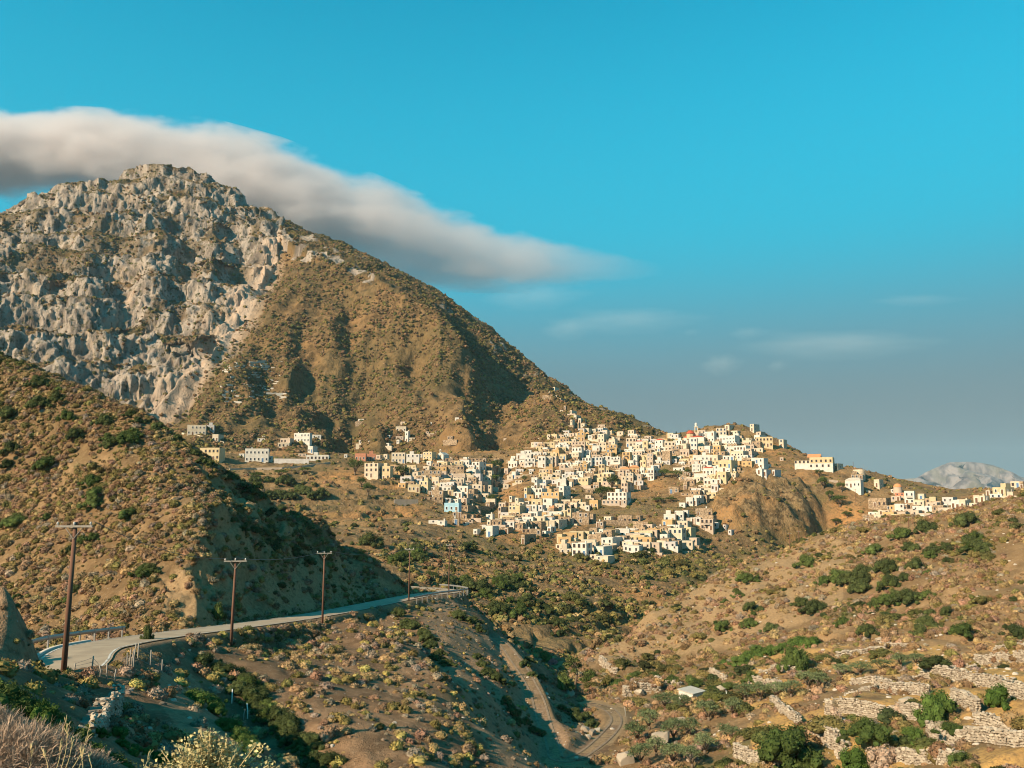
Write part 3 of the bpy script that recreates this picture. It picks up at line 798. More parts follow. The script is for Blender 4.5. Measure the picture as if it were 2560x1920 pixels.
guard_rail(road_side(0.04, 0.30, -3.6), "pale guard rail on the ravine side at the far end of the road")

# rutted track: two worn wheel lines a little proud of the bed
tline = smooth_line([tuple(p) for p in TRACK[::4]], 8)
tz_ = np.maximum(ground(tline[:, 0], tline[:, 1]), tline[:, 2])
tline[:, 2] = tz_
t = NT("track_dust", 0.95, 0.1); nn = t.noise(1.3, 5, 0.6)
t.color(t.mix(t.ramp(nn, 0.3, 0.6), (0.17, 0.12, 0.08), (0.25, 0.18, 0.12)))
trk = empty("dirt_track", tline[0]); tag(trk, "dusty two-rut track descending the shaded spur into the ravine", "track", None, "structure")
for o in (-0.75, 0.75):
    wob_ = 0.1 * np.sin(np.arange(len(tline)) * 0.13 + o)
    l2 = tline + side_vec(tline) * (o + wob_)[:, None]
    l2[:, 2] = np.maximum(ground(l2[:, 0], l2[:, 1]), l2[:, 2]) 
    strip("wheel_rut", l2 - tline[0], -0.15, 0.15, 0.03, "track_dust", trk, 3)

# ---------------------------------------------------------------- poles and wires
def util_pole(px, py, D, top_py, label, arms=1, lean=0.0, insul=3, rad=0.14, arm=1.5, arm_yaw=0.0, wire_to=None, mat="pole_wood"):
    g = P(px, py, D)
    gz = float(ground(g[0], g[1])); g[2] = gz
    top = P(px, top_py, D)
    h = top[2] - gz
    root = empty("utility_pole", g)
    b = MB(); b.tube([(0, 0, -0.8), (lean * h * 0.5, 0, h * 0.5), (lean * h, 0, h)], [rad, rad * 0.85, rad * 0.68], 10)
    b.build("pole_shaft", (mat,), root, True)
    for k in range(arms):
        z = h - 0.25 - 0.8 * k
        a = MB(); a.box(-arm, arm, -0.06, 0.06, -0.06, 0.06)
        ao = a.build("crossarm", ("grey_wood",), root, loc=(lean * h, -rad, z)); ao.rotation_euler = (0, 0, arm_yaw)
        i = MB(); i.tube([(0, 0, 0.05), (0, 0, 0.17), (0, 0, 0.27)], [0.03, 0.075, 0.045], 8)
        im = mesh("insulator", i.v, i.f, ("porcelain",))
        for q in np.linspace(-arm + 0.12, arm - 0.12, insul):
            link("insulator", im, ao, (q, 0, 0))
        s_ = MB()
        for sx in (-1, 1): s_.tube([(0, 0, -0.75), (sx * arm * 0.5, 0, -0.03)], 0.025, 6)
        s_.build("brace", ("rust_metal",), ao)
    tag(root, label, "utility pole", "utility poles along the road")
    return root, g, h
pole_spec = [
    (160,1652,53.5,1305,"tall brown wooden utility pole nearest the camera beside the near road bend",0.0),
    (577,1612,86,1396,"leaning wooden utility pole below the middle of the road",0.15),
    (806,1552,113,1378,"wooden utility pole at the edge of the road near the shaded cutting",0.2),
    (1022,1500,150,1370,"wooden utility pole beside the far guard rail, against the green slope",0.2),
    (1122,1480,168,1360,"thin wooden utility pole at the outer tip of the far guard rail",0.1)]
POLES = [util_pole(a, b, c, d, lb, lean=0.02 if i < 2 else 0.005, arm=(1.1, 1.05, 0.95, 0.75, 0.6)[i], rad=(0.17, 0.15, 0.14, 0.13, 0.12)[i], arm_yaw=ay) for i, (a, b, c, d, lb, ay) in enumerate(pole_spec)]
def wire(p0, p1, sag, label, r=0.03):
    pts = [p0 + (p1 - p0) * t - np.array((0, 0, sag * 4 * t * (1 - t))) for t in np.linspace(0, 1, 14)]
    b = MB(); b.tube([p - p0 for p in pts], r, 5)
    tag(b.build("power_wire", ("wire",), None, True, p0), label, "wire")
def ptop(i, dx=0.0):
    r, g, h = POLES[i]
    return np.array((g[0] + (0.02 if i < 2 else 0.005) * h + dx, g[1], g[2] + h + 0.02))
wire(ptop(1), ptop(2), 0.5, "thin power wire strung between the leaning pole and the roadside pole")
wire(ptop(0, 1.1), ptop(1, -0.8), 0.7, "thin power wire from the nearest pole to the leaning pole", 0.022)
wire(ptop(2, 0.6), ptop(3), 0.8, "thin power wire running from the roadside pole to the pole by the far rail", 0.022)
wire(ptop(3), ptop(4), 0.2, "short power wire between the two farthest roadside poles", 0.022)
# ---------------------------------------------------------------- vegetation building blocks
def scrub_mat(name, inst=True, col=None, var=0.35):
    t = NT(name, 0.9, 0.1)
    g = t.new("ShaderNodeNewGeometry")
    k = t.new("ShaderNodeMapRange"); t.l.new(g.outputs["Random Per Island"], k.inputs[0])
    k.inputs[3].default_value = 1 - var; k.inputs[4].default_value = 1 + var
    if inst: base = t.attr("tint", True, "Color")
    else:
        oi = t.new("ShaderNodeObjectInfo")
        base = t.mix(oi.outputs["Random"], tuple(0.8 * c for c in col[0]), col[1])
    vm = t.new("ShaderNodeVectorMath", operation='SCALE')
    t.put(vm.inputs[0], base); t.l.new(k.outputs[0], vm.inputs["Scale"])
    t.color(vm.outputs[0])
scrub_mat("scrub")
scrub_mat("lentisk_leaf", False, ((0.050, 0.075, 0.018), (0.085, 0.11, 0.030)))
scrub_mat("juniper_leaf", False, ((0.048, 0.062, 0.020), (0.072, 0.085, 0.028)))
scrub_mat("vivid_leaf", False, ((0.060, 0.105, 0.020), (0.095, 0.135, 0.032)))
scrub_mat("olive_leaf", False, ((0.10, 0.13, 0.055), (0.16, 0.185, 0.085)))
scrub_mat("pine_leaf", False, ((0.055, 0.07, 0.02), (0.08, 0.095, 0.03)))
scrub_mat("dry_twig", False, ((0.34, 0.235, 0.165), (0.42, 0.30, 0.215)))
scrub_mat("sage_leaf", False, ((0.50, 0.42, 0.20), (0.62, 0.52, 0.27)))
scrub_mat("pink_flower", False, ((0.50, 0.16, 0.16), (0.55, 0.2, 0.2)))
t = NT("bark", 0.95); t.color(t.mix(t.noise(5, 4, stretch=(1, 1, 0.2), vec=t.pos(True)), (0.09, 0.062, 0.04), (0.20, 0.15, 0.105)))
t = NT("straw", 0.9); t.color(t.mix(t.noise(9, 3), (0.42, 0.31, 0.14), (0.60, 0.47, 0.25)))

def rdirs(n, rng, up=0.0):
    v = rng.normal(size=(n, 3)); v /= np.linalg.norm(v, axis=1, keepdims=True)
    if up is not None:
        m = v[:, 2] < -up; v[m, 2] *= -1
    return v
def leaf_quads(c, nrm_, size, rng, aspect=0.55):
    """rhombic leaves at points c, facing roughly nrm_"""
    n = len(c)
    a = np.cross(nrm_, rng.normal(size=(n, 3))); a /= np.linalg.norm(a, axis=1, keepdims=True) + 1e-9
    b = np.cross(nrm_, a); b /= np.linalg.norm(b, axis=1, keepdims=True) + 1e-9
    s = (size * rng.uniform(0.6, 1.4, n))[:, None]
    V = np.stack((c - a * s, c - b * s * aspect, c + a * s, c + b * s * aspect), 1).reshape(-1, 3)
    return V, np.arange(4 * n).reshape(n, 4)
def ico(sub=1):
    import bmesh
    bm = bmesh.new(); bmesh.ops.create_icosphere(bm, subdivisions=sub, radius=1.0)
    V = np.array([v.co[:] for v in bm.verts]); Fc = np.array([[v.index for v in f.verts] for f in bm.faces]); bm.free()
    return V, Fc
def leafy(lobes, n, size, seed, tilt=0.6, inner=0.72, aspect=0.55, squash=1.0):
    """leaf faces through the shells of several lobes (x, y, z, r); returns V, Q"""
    rng = np.random.default_rng(seed)
    lobes = np.array(lobes, float)
    w = lobes[:, 3] ** 2; k = rng.choice(len(lobes), n, p=w / w.sum())
    d = rdirs(n, rng, 0.35)
    r = lobes[k, 3] * rng.uniform(inner, 1.06, n)
    c = lobes[k, :3] + d * r[:, None] * (1, 1, squash)
    nn = d + tilt * rng.normal(size=(n, 3)); nn /= np.linalg.norm(nn, axis=1, keepdims=True)
    return leaf_quads(c, nn, size, rng, aspect)
def join(parts):
    Vs, Qs, o = [], [], 0
    for V, Q in parts:
        Vs.append(V); Qs.append(Q + o); o += len(V)
    return np.concatenate(Vs), np.concatenate(Qs)
def core(lobes, k=0.74, seed=0):
    rng = np.random.default_rng(seed); out = []
    V0, F0 = ico(2)
    for x, y, z, r in lobes:
        V = V0 * r * k * (1 + 0.10 * rng.normal(size=(len(V0), 1))) + (x, y, z)
        out.append((V, np.c_[F0, F0[:, 2]]))
    return join(out)

def tri_quads(name, V, Q, mats):
    """quads, with degenerate ones written as triangles"""
    me = bpy.data.meshes.new(name)
    tri = Q[:, 2] == Q[:, 3]
    me.from_pydata(V.tolist(), [], [q[:3] if t_ else q for q, t_ in zip(Q.tolist(), tri)])
    for m in mats: me.materials.append(MATS[m])
    me.update()
    return me

def cushion_lobes(rng):
    L = [(0, 0, 0.22, 0.80)]
    for k in range(4):
        a = rng.uniform(0, 6.28); L.append((0.48 * math.cos(a), 0.48 * math.sin(a), rng.uniform(0.1, 0.35), rng.uniform(0.4, 0.58)))
    return L
def shrub_lobes(rng, n=9):
    L = [(0, 0, 0.45, 0.6)]
    for k in range(n):
        a = rng.uniform(0, 6.28); r = rng.uniform(0.25, 0.8)
        L.append((r * math.cos(a), r * math.sin(a), rng.uniform(0.12, 0.75) * (1.15 - 0.55 * r), rng.uniform(0.26, 0.46)))
    return L
proto_cols = {}
def proto_collection(name, maker, n, mat):
    c = bpy.data.collections.new(name)
    for i in range(n):
        V, Q = maker(np.random.default_rng(100 + i * 7 + len(name)), i)
        c.objects.link(bpy.data.objects.new(name, tri_quads(name, V, Q, (mat,))))
    proto_cols[name] = c
def mk_cushion(rng, i):
    L = cushion_lobes(rng)
    return join((core(L, 0.8, i), leafy(L, 260, 0.13, i + 50, 0.9, 0.8, 0.5)))
def mk_shrub(rng, i):
    L = shrub_lobes(rng)
    return join((core(L, 0.75, i), leafy(L, 750, 0.075, i + 90, 0.8, 0.72, 0.55)))
def mk_far(rng, i):
    L = cushion_lobes(rng)[:3]
    return join((core(L, 0.9, i), leafy(L, 45, 0.26, i + 130, 0.9, 0.8, 0.6)))
proto_collection("cushion_proto", mk_cushion, 4, "scrub")
proto_collection("shrub_proto", mk_shrub, 4, "scrub")
proto_collection("far_proto", mk_far, 4, "scrub")
def mk_stone(rng, i):
    V, Fc = ico(2)
    V = V * (1, rng.uniform(0.6, 0.9), rng.uniform(0.45, 0.7))
    q = np.round(V * 1.4 + rng.normal(size=V.shape) * 0.12) / 1.4
    V = V * 0.7 + q * 0.3
    return V, np.c_[Fc, Fc[:, 2]]
t = NT("scatter_stone", 0.95, 0.15)
t.color(t.mix(t.noise(6, 4, vec=t.pos(True)), (0.30, 0.24, 0.18), (0.52, 0.45, 0.37)))
proto_collection("stone_proto", mk_stone, 4, "scatter_stone")

def instancer(name, pts, scl, rot, tint, proto, label, cat):
    me = bpy.data.meshes.new(name)
    n = len(pts)
    me.vertices.add(n); me.vertices.foreach_set("co", np.ascontiguousarray(pts, np.float32).ravel())
    for nm, a in (("scl", scl), ("rot", rot)):
        at = me.attributes.new(nm, 'FLOAT_VECTOR', 'POINT'); at.data.foreach_set("vector", np.ascontiguousarray(a, np.float32).ravel())
    at = me.attributes.new("tint", 'FLOAT_COLOR', 'POINT'); at.data.foreach_set("color", np.c_[tint, np.ones(n)].astype(np.float32).ravel())
    at = me.attributes.new("idx", 'INT', 'POINT'); at.data.foreach_set("value", RNG.integers(0, 4, n).astype(np.int32))
    o = link(name, me)
    ng = bpy.data.node_groups.new(name, 'GeometryNodeTree')
    ng.interface.new_socket("Geometry", in_out='INPUT', socket_type='NodeSocketGeometry')
    ng.interface.new_socket("Geometry", in_out='OUTPUT', socket_type='NodeSocketGeometry')
    N, Lk = ng.nodes, ng.links
    gi, go = N.new("NodeGroupInput"), N.new("NodeGroupOutput")
    iop = N.new("GeometryNodeInstanceOnPoints")
    ci = N.new("GeometryNodeCollectionInfo")
    ci.inputs["Collection"].default_value = proto_cols[proto]
    ci.inputs["Separate Children"].default_value = True; ci.inputs["Reset Children"].default_value = True
    def na(nm, ty):
        x = N.new("GeometryNodeInputNamedAttribute"); x.data_type = ty; x.inputs[0].default_value = nm
        return x.outputs[0]
    e2r = N.new("FunctionNodeEulerToRotation")
    Lk.new(na("rot", 'FLOAT_VECTOR'), e2r.inputs[0])
    Lk.new(gi.outputs[0], iop.inputs["Points"]); Lk.new(ci.outputs[0], iop.inputs["Instance"])
    iop.inputs["Pick Instance"].default_value = True
    Lk.new(na("idx", 'INT'), iop.inputs["Instance Index"])
    Lk.new(e2r.outputs[0], iop.inputs["Rotation"]); Lk.new(na("scl", 'FLOAT_VECTOR'), iop.inputs["Scale"])
    Lk.new(iop.outputs[0], go.inputs[0])
    md = o.modifiers.new("scatter", 'NODES'); md.node_group = ng
    return tag(o, label, cat, None, "stuff")

def scatter_points(patch, dens, margin=120, back=-0.12):
    """random points on a patch, dens per square metre on its vertices, only where that ground shows"""
    V = np.stack((patch.X, patch.Y, patch.Z), -1)
    e1 = V[:-1, 1:] - V[:-1, :-1]; e2 = V[1:, :-1] - V[:-1, :-1]
    cr = np.cross(e1, e2); area = np.linalg.norm(cr, axis=-1)
    nn = cr / (area[..., None] + 1e-12)
    C = V[:-1, :-1]
    view = -C / np.linalg.norm(C, axis=-1, keepdims=True)
    fac = (nn * view).sum(-1)
    px, py = proj(C[..., 0], C[..., 1], C[..., 2])
    ok = (fac > back) & (px > -margin) & (px < PW + margin) & (py < PH + margin)
    oth = ground(C[..., 0], C[..., 1], skip=(patch.name,))
    ok &= C[..., 2] > oth - 0.15
    lam = np.where(ok, area * dens[:-1, :-1], 0)
    k = RNG.poisson(lam)
    j, i = np.nonzero(k)
    rep = k[j, i]; j, i = np.repeat(j, rep), np.repeat(i, rep)
    a, b = RNG.random(len(j))[:, None], RNG.random(len(j))[:, None]
    return V[j, i] + e1[j, i] * a + e2[j, i] * b, j, i
PAL = {"pink": (0.235, 0.142, 0.085), "tan": (0.275, 0.185, 0.085), "olive": (0.150, 0.118, 0.040), "green": (0.080, 0.078, 0.025),
       "grey": (0.215, 0.165, 0.115), "yellow": (0.31, 0.235, 0.075), "dark": (0.038, 0.046, 0.016), "brown": (0.175, 0.108, 0.055)}
def tints(n, names, w):
    w = np.array(w, float); w /= w.sum()
    c = np.array([PAL[k] for k in names])[RNG.choice(len(names), n, p=w)]
    return c * RNG.uniform(0.75, 1.25, (n, 1)) * RNG.uniform(0.93, 1.07, (n, 3))
def scatter(name, patch, dens, r0, r1, proto, names, w, label, cat="scrub", tall=(0.7, 1.1), greenw=None, sink=0.12):
    pts, j, i = scatter_points(patch, dens)
    n = len(pts)
    r = r0 * .75 + (1.4 * r1 - r0 * .75) * RNG.random(n) ** 2.8
    scl = np.stack((r * RNG.uniform(.85, 1.2, n), r * RNG.uniform(.85, 1.2, n), r * RNG.uniform(*tall, n)), 1)
    pts[:, 2] -= sink * r
    rot = np.stack((RNG.normal(0, .15, n), RNG.normal(0, .15, n), RNG.uniform(0, 6.28, n)), 1)
    tn = tints(n, names, w)
    if greenw is not None:
        g = RNG.random(n) < patch.attrs["green"][j, i] * greenw
        tn[g] = tints(int(g.sum()), ("olive", "green", "dark"), (5, 3, 1))
    print(name, n)
    return instancer(name, pts, scl, rot, tn, proto, label, cat)

# ---------------------------------------------------------------- scrub on the slopes
lb = lhill.attrs["bare"]
den = 4.0 * (1 - 0.85 * lb) * smooth(-.55, .0, fbm(lhill.X, lhill.Y, 0, 5, 3, seed=400))
scatter("cushion_scrub", lhill, den, 0.24, 0.62, "cushion_proto", ("pink", "tan", "grey", "olive", "brown"), (4, 5, 2, 6, 4), "low dry cushion scrub covering the left hill", greenw=0.75)
den = 0.34 * (1 - lb) * smooth(0.15, .7, lhill.attrs["green"]) + 0.06 * smooth(600, 680, lpx) * (lpy < 1420)
scatter("evergreen_scrub", lhill, den, 0.5, 1.15, "shrub_proto", ("green", "olive", "dark"), (4, 3, 3), "dark evergreen scrub in patches over the left hill", tall=(.6, .9))
sb = spur.attrs["bare"]
far_ok = smooth(30, 38, spur.Y)
lit = in_poly(spx, spy, [(600,1620),(850,1570),(1010,1560),(1080,1640),(1150,1760),(1210,1920),(900,1920),(760,1800),(640,1700)])
den = (0.6 + 1.5 * lit) * (1 - 0.75 * sb) * far_ok * smooth(-.35, .15, fbm(spur.X, spur.Y, 0, 4, 3, seed=410)) * (dS > 2.75) * (dT > 2.2) * (1 + 1.2 * (dS < 7))
scatter("cushion_scrub", spur, den, 0.18, 0.55, "cushion_proto", ("tan", "yellow", "grey", "olive", "pink"), (4, 1.3, 3, 3, 3), "round yellowish cushion scrub on the slope below the road", greenw=0.35)
den = 0.9 * far_ok * ((spx < 420) & (spy > 1640)) * smooth(-.3, .2, fbm(spur.X, spur.Y, 0, 5, 3, seed=412)) * (dS > 4.2)
scatter("fine_scrub", spur, 1.6 * far_ok * sb * ((spx > 1040) & (dT > 1.6)) * smooth(-.4, .2, fbm(spur.X, spur.Y, 0, 3, 3, seed=415)), 0.07, 0.26, "cushion_proto", ("brown", "grey", "olive"), (5, 3, 3), "fine brown scrub dotting the shaded side of the spur")
scatter("grey_scrub", spur, den, 0.18, 0.5, "cushion_proto", ("grey", "brown", "pink", "olive"), (5, 3, 2, 2), "grey-brown scrub on the shaded ground below the road bend")
den = np.full_like(bank.Z, 0.35)
scatter("bank_scrub", bank, den, 0.15, 0.4, "cushion_proto", ("grey", "brown", "pink", "olive"), (4, 4, 2, 2), "sparse brown scrub on the bank at the left edge")
rb = rhill.attrs["bare"]
terr = in_poly(rpx, rpy, [(1900,1620),(2700,1560),(2700,2000),(1850,2000),(1850,1780)])
den = 2.0 * (1 - 0.6 * rb) * (1 - 0.88 * rhill.attrs["grass"]) * smooth(-.4, .15, fbm(rhill.X, rhill.Y, 0, 7, 3, seed=420)) * (dR > 2.4) * (1 - 0.35 * terr)
scatter("cushion_scrub", rhill, den, 0.22, 0.75, "cushion_proto", ("tan", "brown", "pink", "olive", "grey"), (5, 5, 4, 2, 2), "brown and olive cushion scrub over the right hillside", greenw=0.4)
den = 0.11 * (1 - rb * .7) * (1 - rhill.attrs["grass"]) * smooth(-.1, .5, rhill.attrs["green"] - .1) * (dR > 3)
scatter("evergreen_scrub", rhill, den, 0.6, 1.5, "shrub_proto", ("green", "olive", "dark"), (4, 4, 2), "olive-green evergreen scrub in patches on the right hillside", tall=(.55, .85))
vg = vill.attrs["green"]
low = smooth(1330, 1400, vpy + 20 * fbm(vill.X, vill.Y, 0, 30, 2, seed=430))
den = (0.42 * low + 0.07) * (1 - 0.6 * vill.attrs["earth"]) * smooth(-.4, .15, fbm(vill.X, vill.Y, 0, 14, 3, seed=431)) * (1 - .5 * vill.attrs["rock"])
scatter("slope_scrub", vill, den, 0.45, 1.25, "far_proto", ("olive", "brown", "tan", "green"), (5, 5, 1, 2), "olive scrub covering the slope below the village", greenw=0.7)
den = 0.030 * low * smooth(0.2, .7, vg)
scatter("evergreen_scrub", vill, den, 1.0, 2.6, "shrub_proto", ("green", "olive", "dark"), (4, 4, 2), "dark bushes scattered on the slope below the village", tall=(.55, .9))
mr = mount.attrs["rock"]
den = 0.26 * (1 - mr) * (1 - .9 * mount.attrs["scree"]) * smooth(-.45, .1, fbm(mount.X, mount.Y, mount.Z, 30, 3, seed=440)) + 0.008
scatter("mountain_scrub", mount, den, 0.5, 1.5, "far_proto", ("brown", "olive", "green"), (8, 4, 2), "brown scrub speckling the mountain slopes", greenw=0.3)
den = 0.10 * sb * far_ok + 0.06 * far_ok
scatter("loose_stones", spur, den * (dS > 3.3), 0.05, 0.17, "stone_proto", ("grey",), (1,), "loose pale stones strewn over the bare spur", "stones")
den = 0.05 * np.ones_like(rhill.Z) * (1 + 2 * terr)
scatter("loose_stones", rhill, den, 0.08, 0.3, "stone_proto", ("grey",), (1,), "loose pale stones strewn over the right hillside", "stones")
# ---------------------------------------------------------------- the village
def wall_mat(name, col, stain=0.25, stone=False):
    t = NT(name, 0.9, 0.15)
    p = t.pos(True)
    n1 = t.noise(0.5, 5, 0.6, vec=p); n2 = t.noise(1.2, 4, 0.6, vec=p, stretch=(1, 1, 0.25))
    dk = tuple(c * (1 - stain) for c in col)
    c = t.mix(t.ramp(n1, 0.3, 0.7), dk, col)
    c = t.mix(t.math('MULTIPLY', t.ramp(n2, 0.52, 0.75), 0.45), c, tuple(0.55 * a + 0.12 * b for a, b in zip(col, (0.5, 0.4, 0.3))))
    if stone:
        v = t.voro(2.2, vec=p, out="Color")
        sp = t.new("ShaderNodeSeparateColor"); t.l.new(v, sp.inputs[0])
        c = t.mix(t.ramp(sp.outputs[0], 0.1, 0.9), tuple(0.6 * a for a in col), tuple(min(1, 1.25 * a) for a in col))
    t.color(c)
WC = {"w": (0.58, 0.54, 0.475), "c": (0.54, 0.45, 0.335), "y": (0.53, 0.42, 0.255), "o": (0.47, 0.31, 0.15), "p": (0.46, 0.36, 0.275),
      "s": (0.30, 0.215, 0.14), "g": (0.50, 0.46, 0.43), "b": (0.30, 0.47, 0.56), "r": (0.46, 0.20, 0.12)}
WN = {"w": "white", "c": "cream", "y": "yellow", "o": "ochre", "p": "pinkish beige", "s": "bare stone", "g": "grey", "b": "light blue", "r": "terracotta red"}
for k, c in WC.items(): wall_mat("wall_" + k, c, 0.2, k == "s")
t = NT("flat_roof", 0.95); t.color(t.mix(t.noise(0.8, 4, vec=t.pos(True)), (0.30, 0.26, 0.21), (0.48, 0.43, 0.36)))
t = NT("red_tile", 0.85); t.color(t.mix(t.noise(2.0, 4, vec=t.pos(True)), (0.30, 0.045, 0.025), (0.48, 0.10, 0.05)))
t = NT("orange_tile", 0.85); t.color(t.mix(t.noise(2.0, 4, vec=t.pos(True)), (0.42, 0.16, 0.07), (0.60, 0.27, 0.12)))
t = NT("pane", 0.25, 0.5); t.color((0.035, 0.035, 0.04))
for nm, c in (("frame_white", (0.7, 0.68, 0.64)), ("frame_blue", (0.12, 0.22, 0.34)), ("frame_brown", (0.16, 0.085, 0.045)), ("door_brown", (0.14, 0.075, 0.04)), ("door_blue", (0.08, 0.15, 0.26)), ("rail_iron", (0.10, 0.09, 0.08))):
    t = NT(nm, 0.7); t.color(c)
def window_mesh(w, h, fm):
    b = MB(); f = 0.09
    b.box(-w/2, w/2, -0.02, 0.05, 0, h, 0)
    b.box(-w/2-f, -w/2, -0.07, 0.06, -f, h+f, 1); b.box(w/2, w/2+f, -0.07, 0.06, -f, h+f, 1)
    b.box(-w/2, w/2, -0.07, 0.06, h, h+f, 1); b.box(-w/2, w/2, -0.10, 0.06, -f, 0, 1)
    return mesh("window", b.v, b.f, ("pane", fm), b.m)
WIN = [window_mesh(0.82, 1.2, fm) for fm in ("frame_white", "frame_brown", "frame_blue")]
WSM = [window_mesh(0.62, 0.85, fm) for fm in ("frame_white", "frame_brown", "frame_blue")]
def door_mesh(mt):
    b = MB(); b.box(-0.5, 0.5, -0.05, 0.06, 0, 2.1, 0); b.box(-0.6, -0.5, -0.09, 0.07, 0, 2.2, 1); b.box(0.5, 0.6, -0.09, 0.07, 0, 2.2, 1); b.box(-0.5, 0.5, -0.09, 0.07, 2.1, 2.2, 1)
    return mesh("door", b.v, b.f, (mt, "frame_white"), b.m)
DOORS = [door_mesh("door_brown"), door_mesh("door_blue")]
def balcony_mesh():
    b = MB(); b.box(-1.3, 1.3, -0.95, 0, -0.12, 0, 0)
    b.box(-1.3, 1.3, -0.95, -0.90, 0.85, 0.92, 1)
    for q in np.linspace(-1.27, 1.27, 9): b.box(q-0.02, q+0.02, -0.94, -0.91, 0, 0.86, 1)
    for sx in (-1.28, 1.28): b.box(sx-0.02, sx+0.02, -0.9, 0, 0.85, 0.92, 1)
    return mesh("balcony", b.v, b.f, ("concrete", "rail_iron"), b.m)
BALC = balcony_mesh()
def shell(W, Dp, H, col, parent, par=0.4, down=3.0):
    """outer walls with a parapet, and the flat roof inside it"""
    tk = 0.28
    o = [(0, 0), (W, 0), (W, Dp), (0, Dp)]; i = [(tk, tk), (W-tk, tk), (W-tk, Dp-tk), (tk, Dp-tk)]
    Vv = [(x, y, -down) for x, y in o] + [(x, y, H) for x, y in o] + [(x, y, H) for x, y in i] + [(x, y, H - par) for x, y in i]
    Fc = [(k, (k+1) % 4, 4+(k+1) % 4, 4+k) for k in range(4)] + [(4+k, 4+(k+1) % 4, 8+(k+1) % 4, 8+k) for k in range(4)] + [(8+k, 8+(k+1) % 4, 12+(k+1) % 4, 12+k) for k in range(4)]
    link("wall", mesh("wall", Vv, Fc, ("wall_" + col,)), parent)
    link("roof", mesh("roof", [(x, y, H - par + 0.02) for x, y in i], [(0, 1, 2, 3)], ("flat_roof",)), parent)
def hip_roof(x0, x1, y0, y1, z, rise, mat, parent, gable=False, over=0.3, along='x'):
    x0, x1, y0, y1 = x0-over, x1+over, y0-over, y1+over
    if along == 'x':
        ins = 0.0 if gable else min((y1-y0)/2, (x1-x0)/2*0.95)
        r = [(x0+ins, (y0+y1)/2, z+rise), (x1-ins, (y0+y1)/2, z+rise)]
        Fc = [(0,1,5,4),(2,3,4,5),(1,2,5),(3,0,4),(3,2,1,0)]
    else:
        ins = 0.0 if gable else min((x1-x0)/2, (y1-y0)/2*0.95)
        r = [((x0+x1)/2, y0+ins, z+rise), ((x0+x1)/2, y1-ins, z+rise)]
        Fc = [(0,1,4),(1,2,5,4),(2,3,5),(3,0,4,5),(3,2,1,0)]
    Vv = [(x0,y0,z),(x1,y0,z),(x1,y1,z),(x0,y1,z)] + r
    return link("tile_roof", mesh("tile_roof", Vv, Fc, (mat,)), parent)

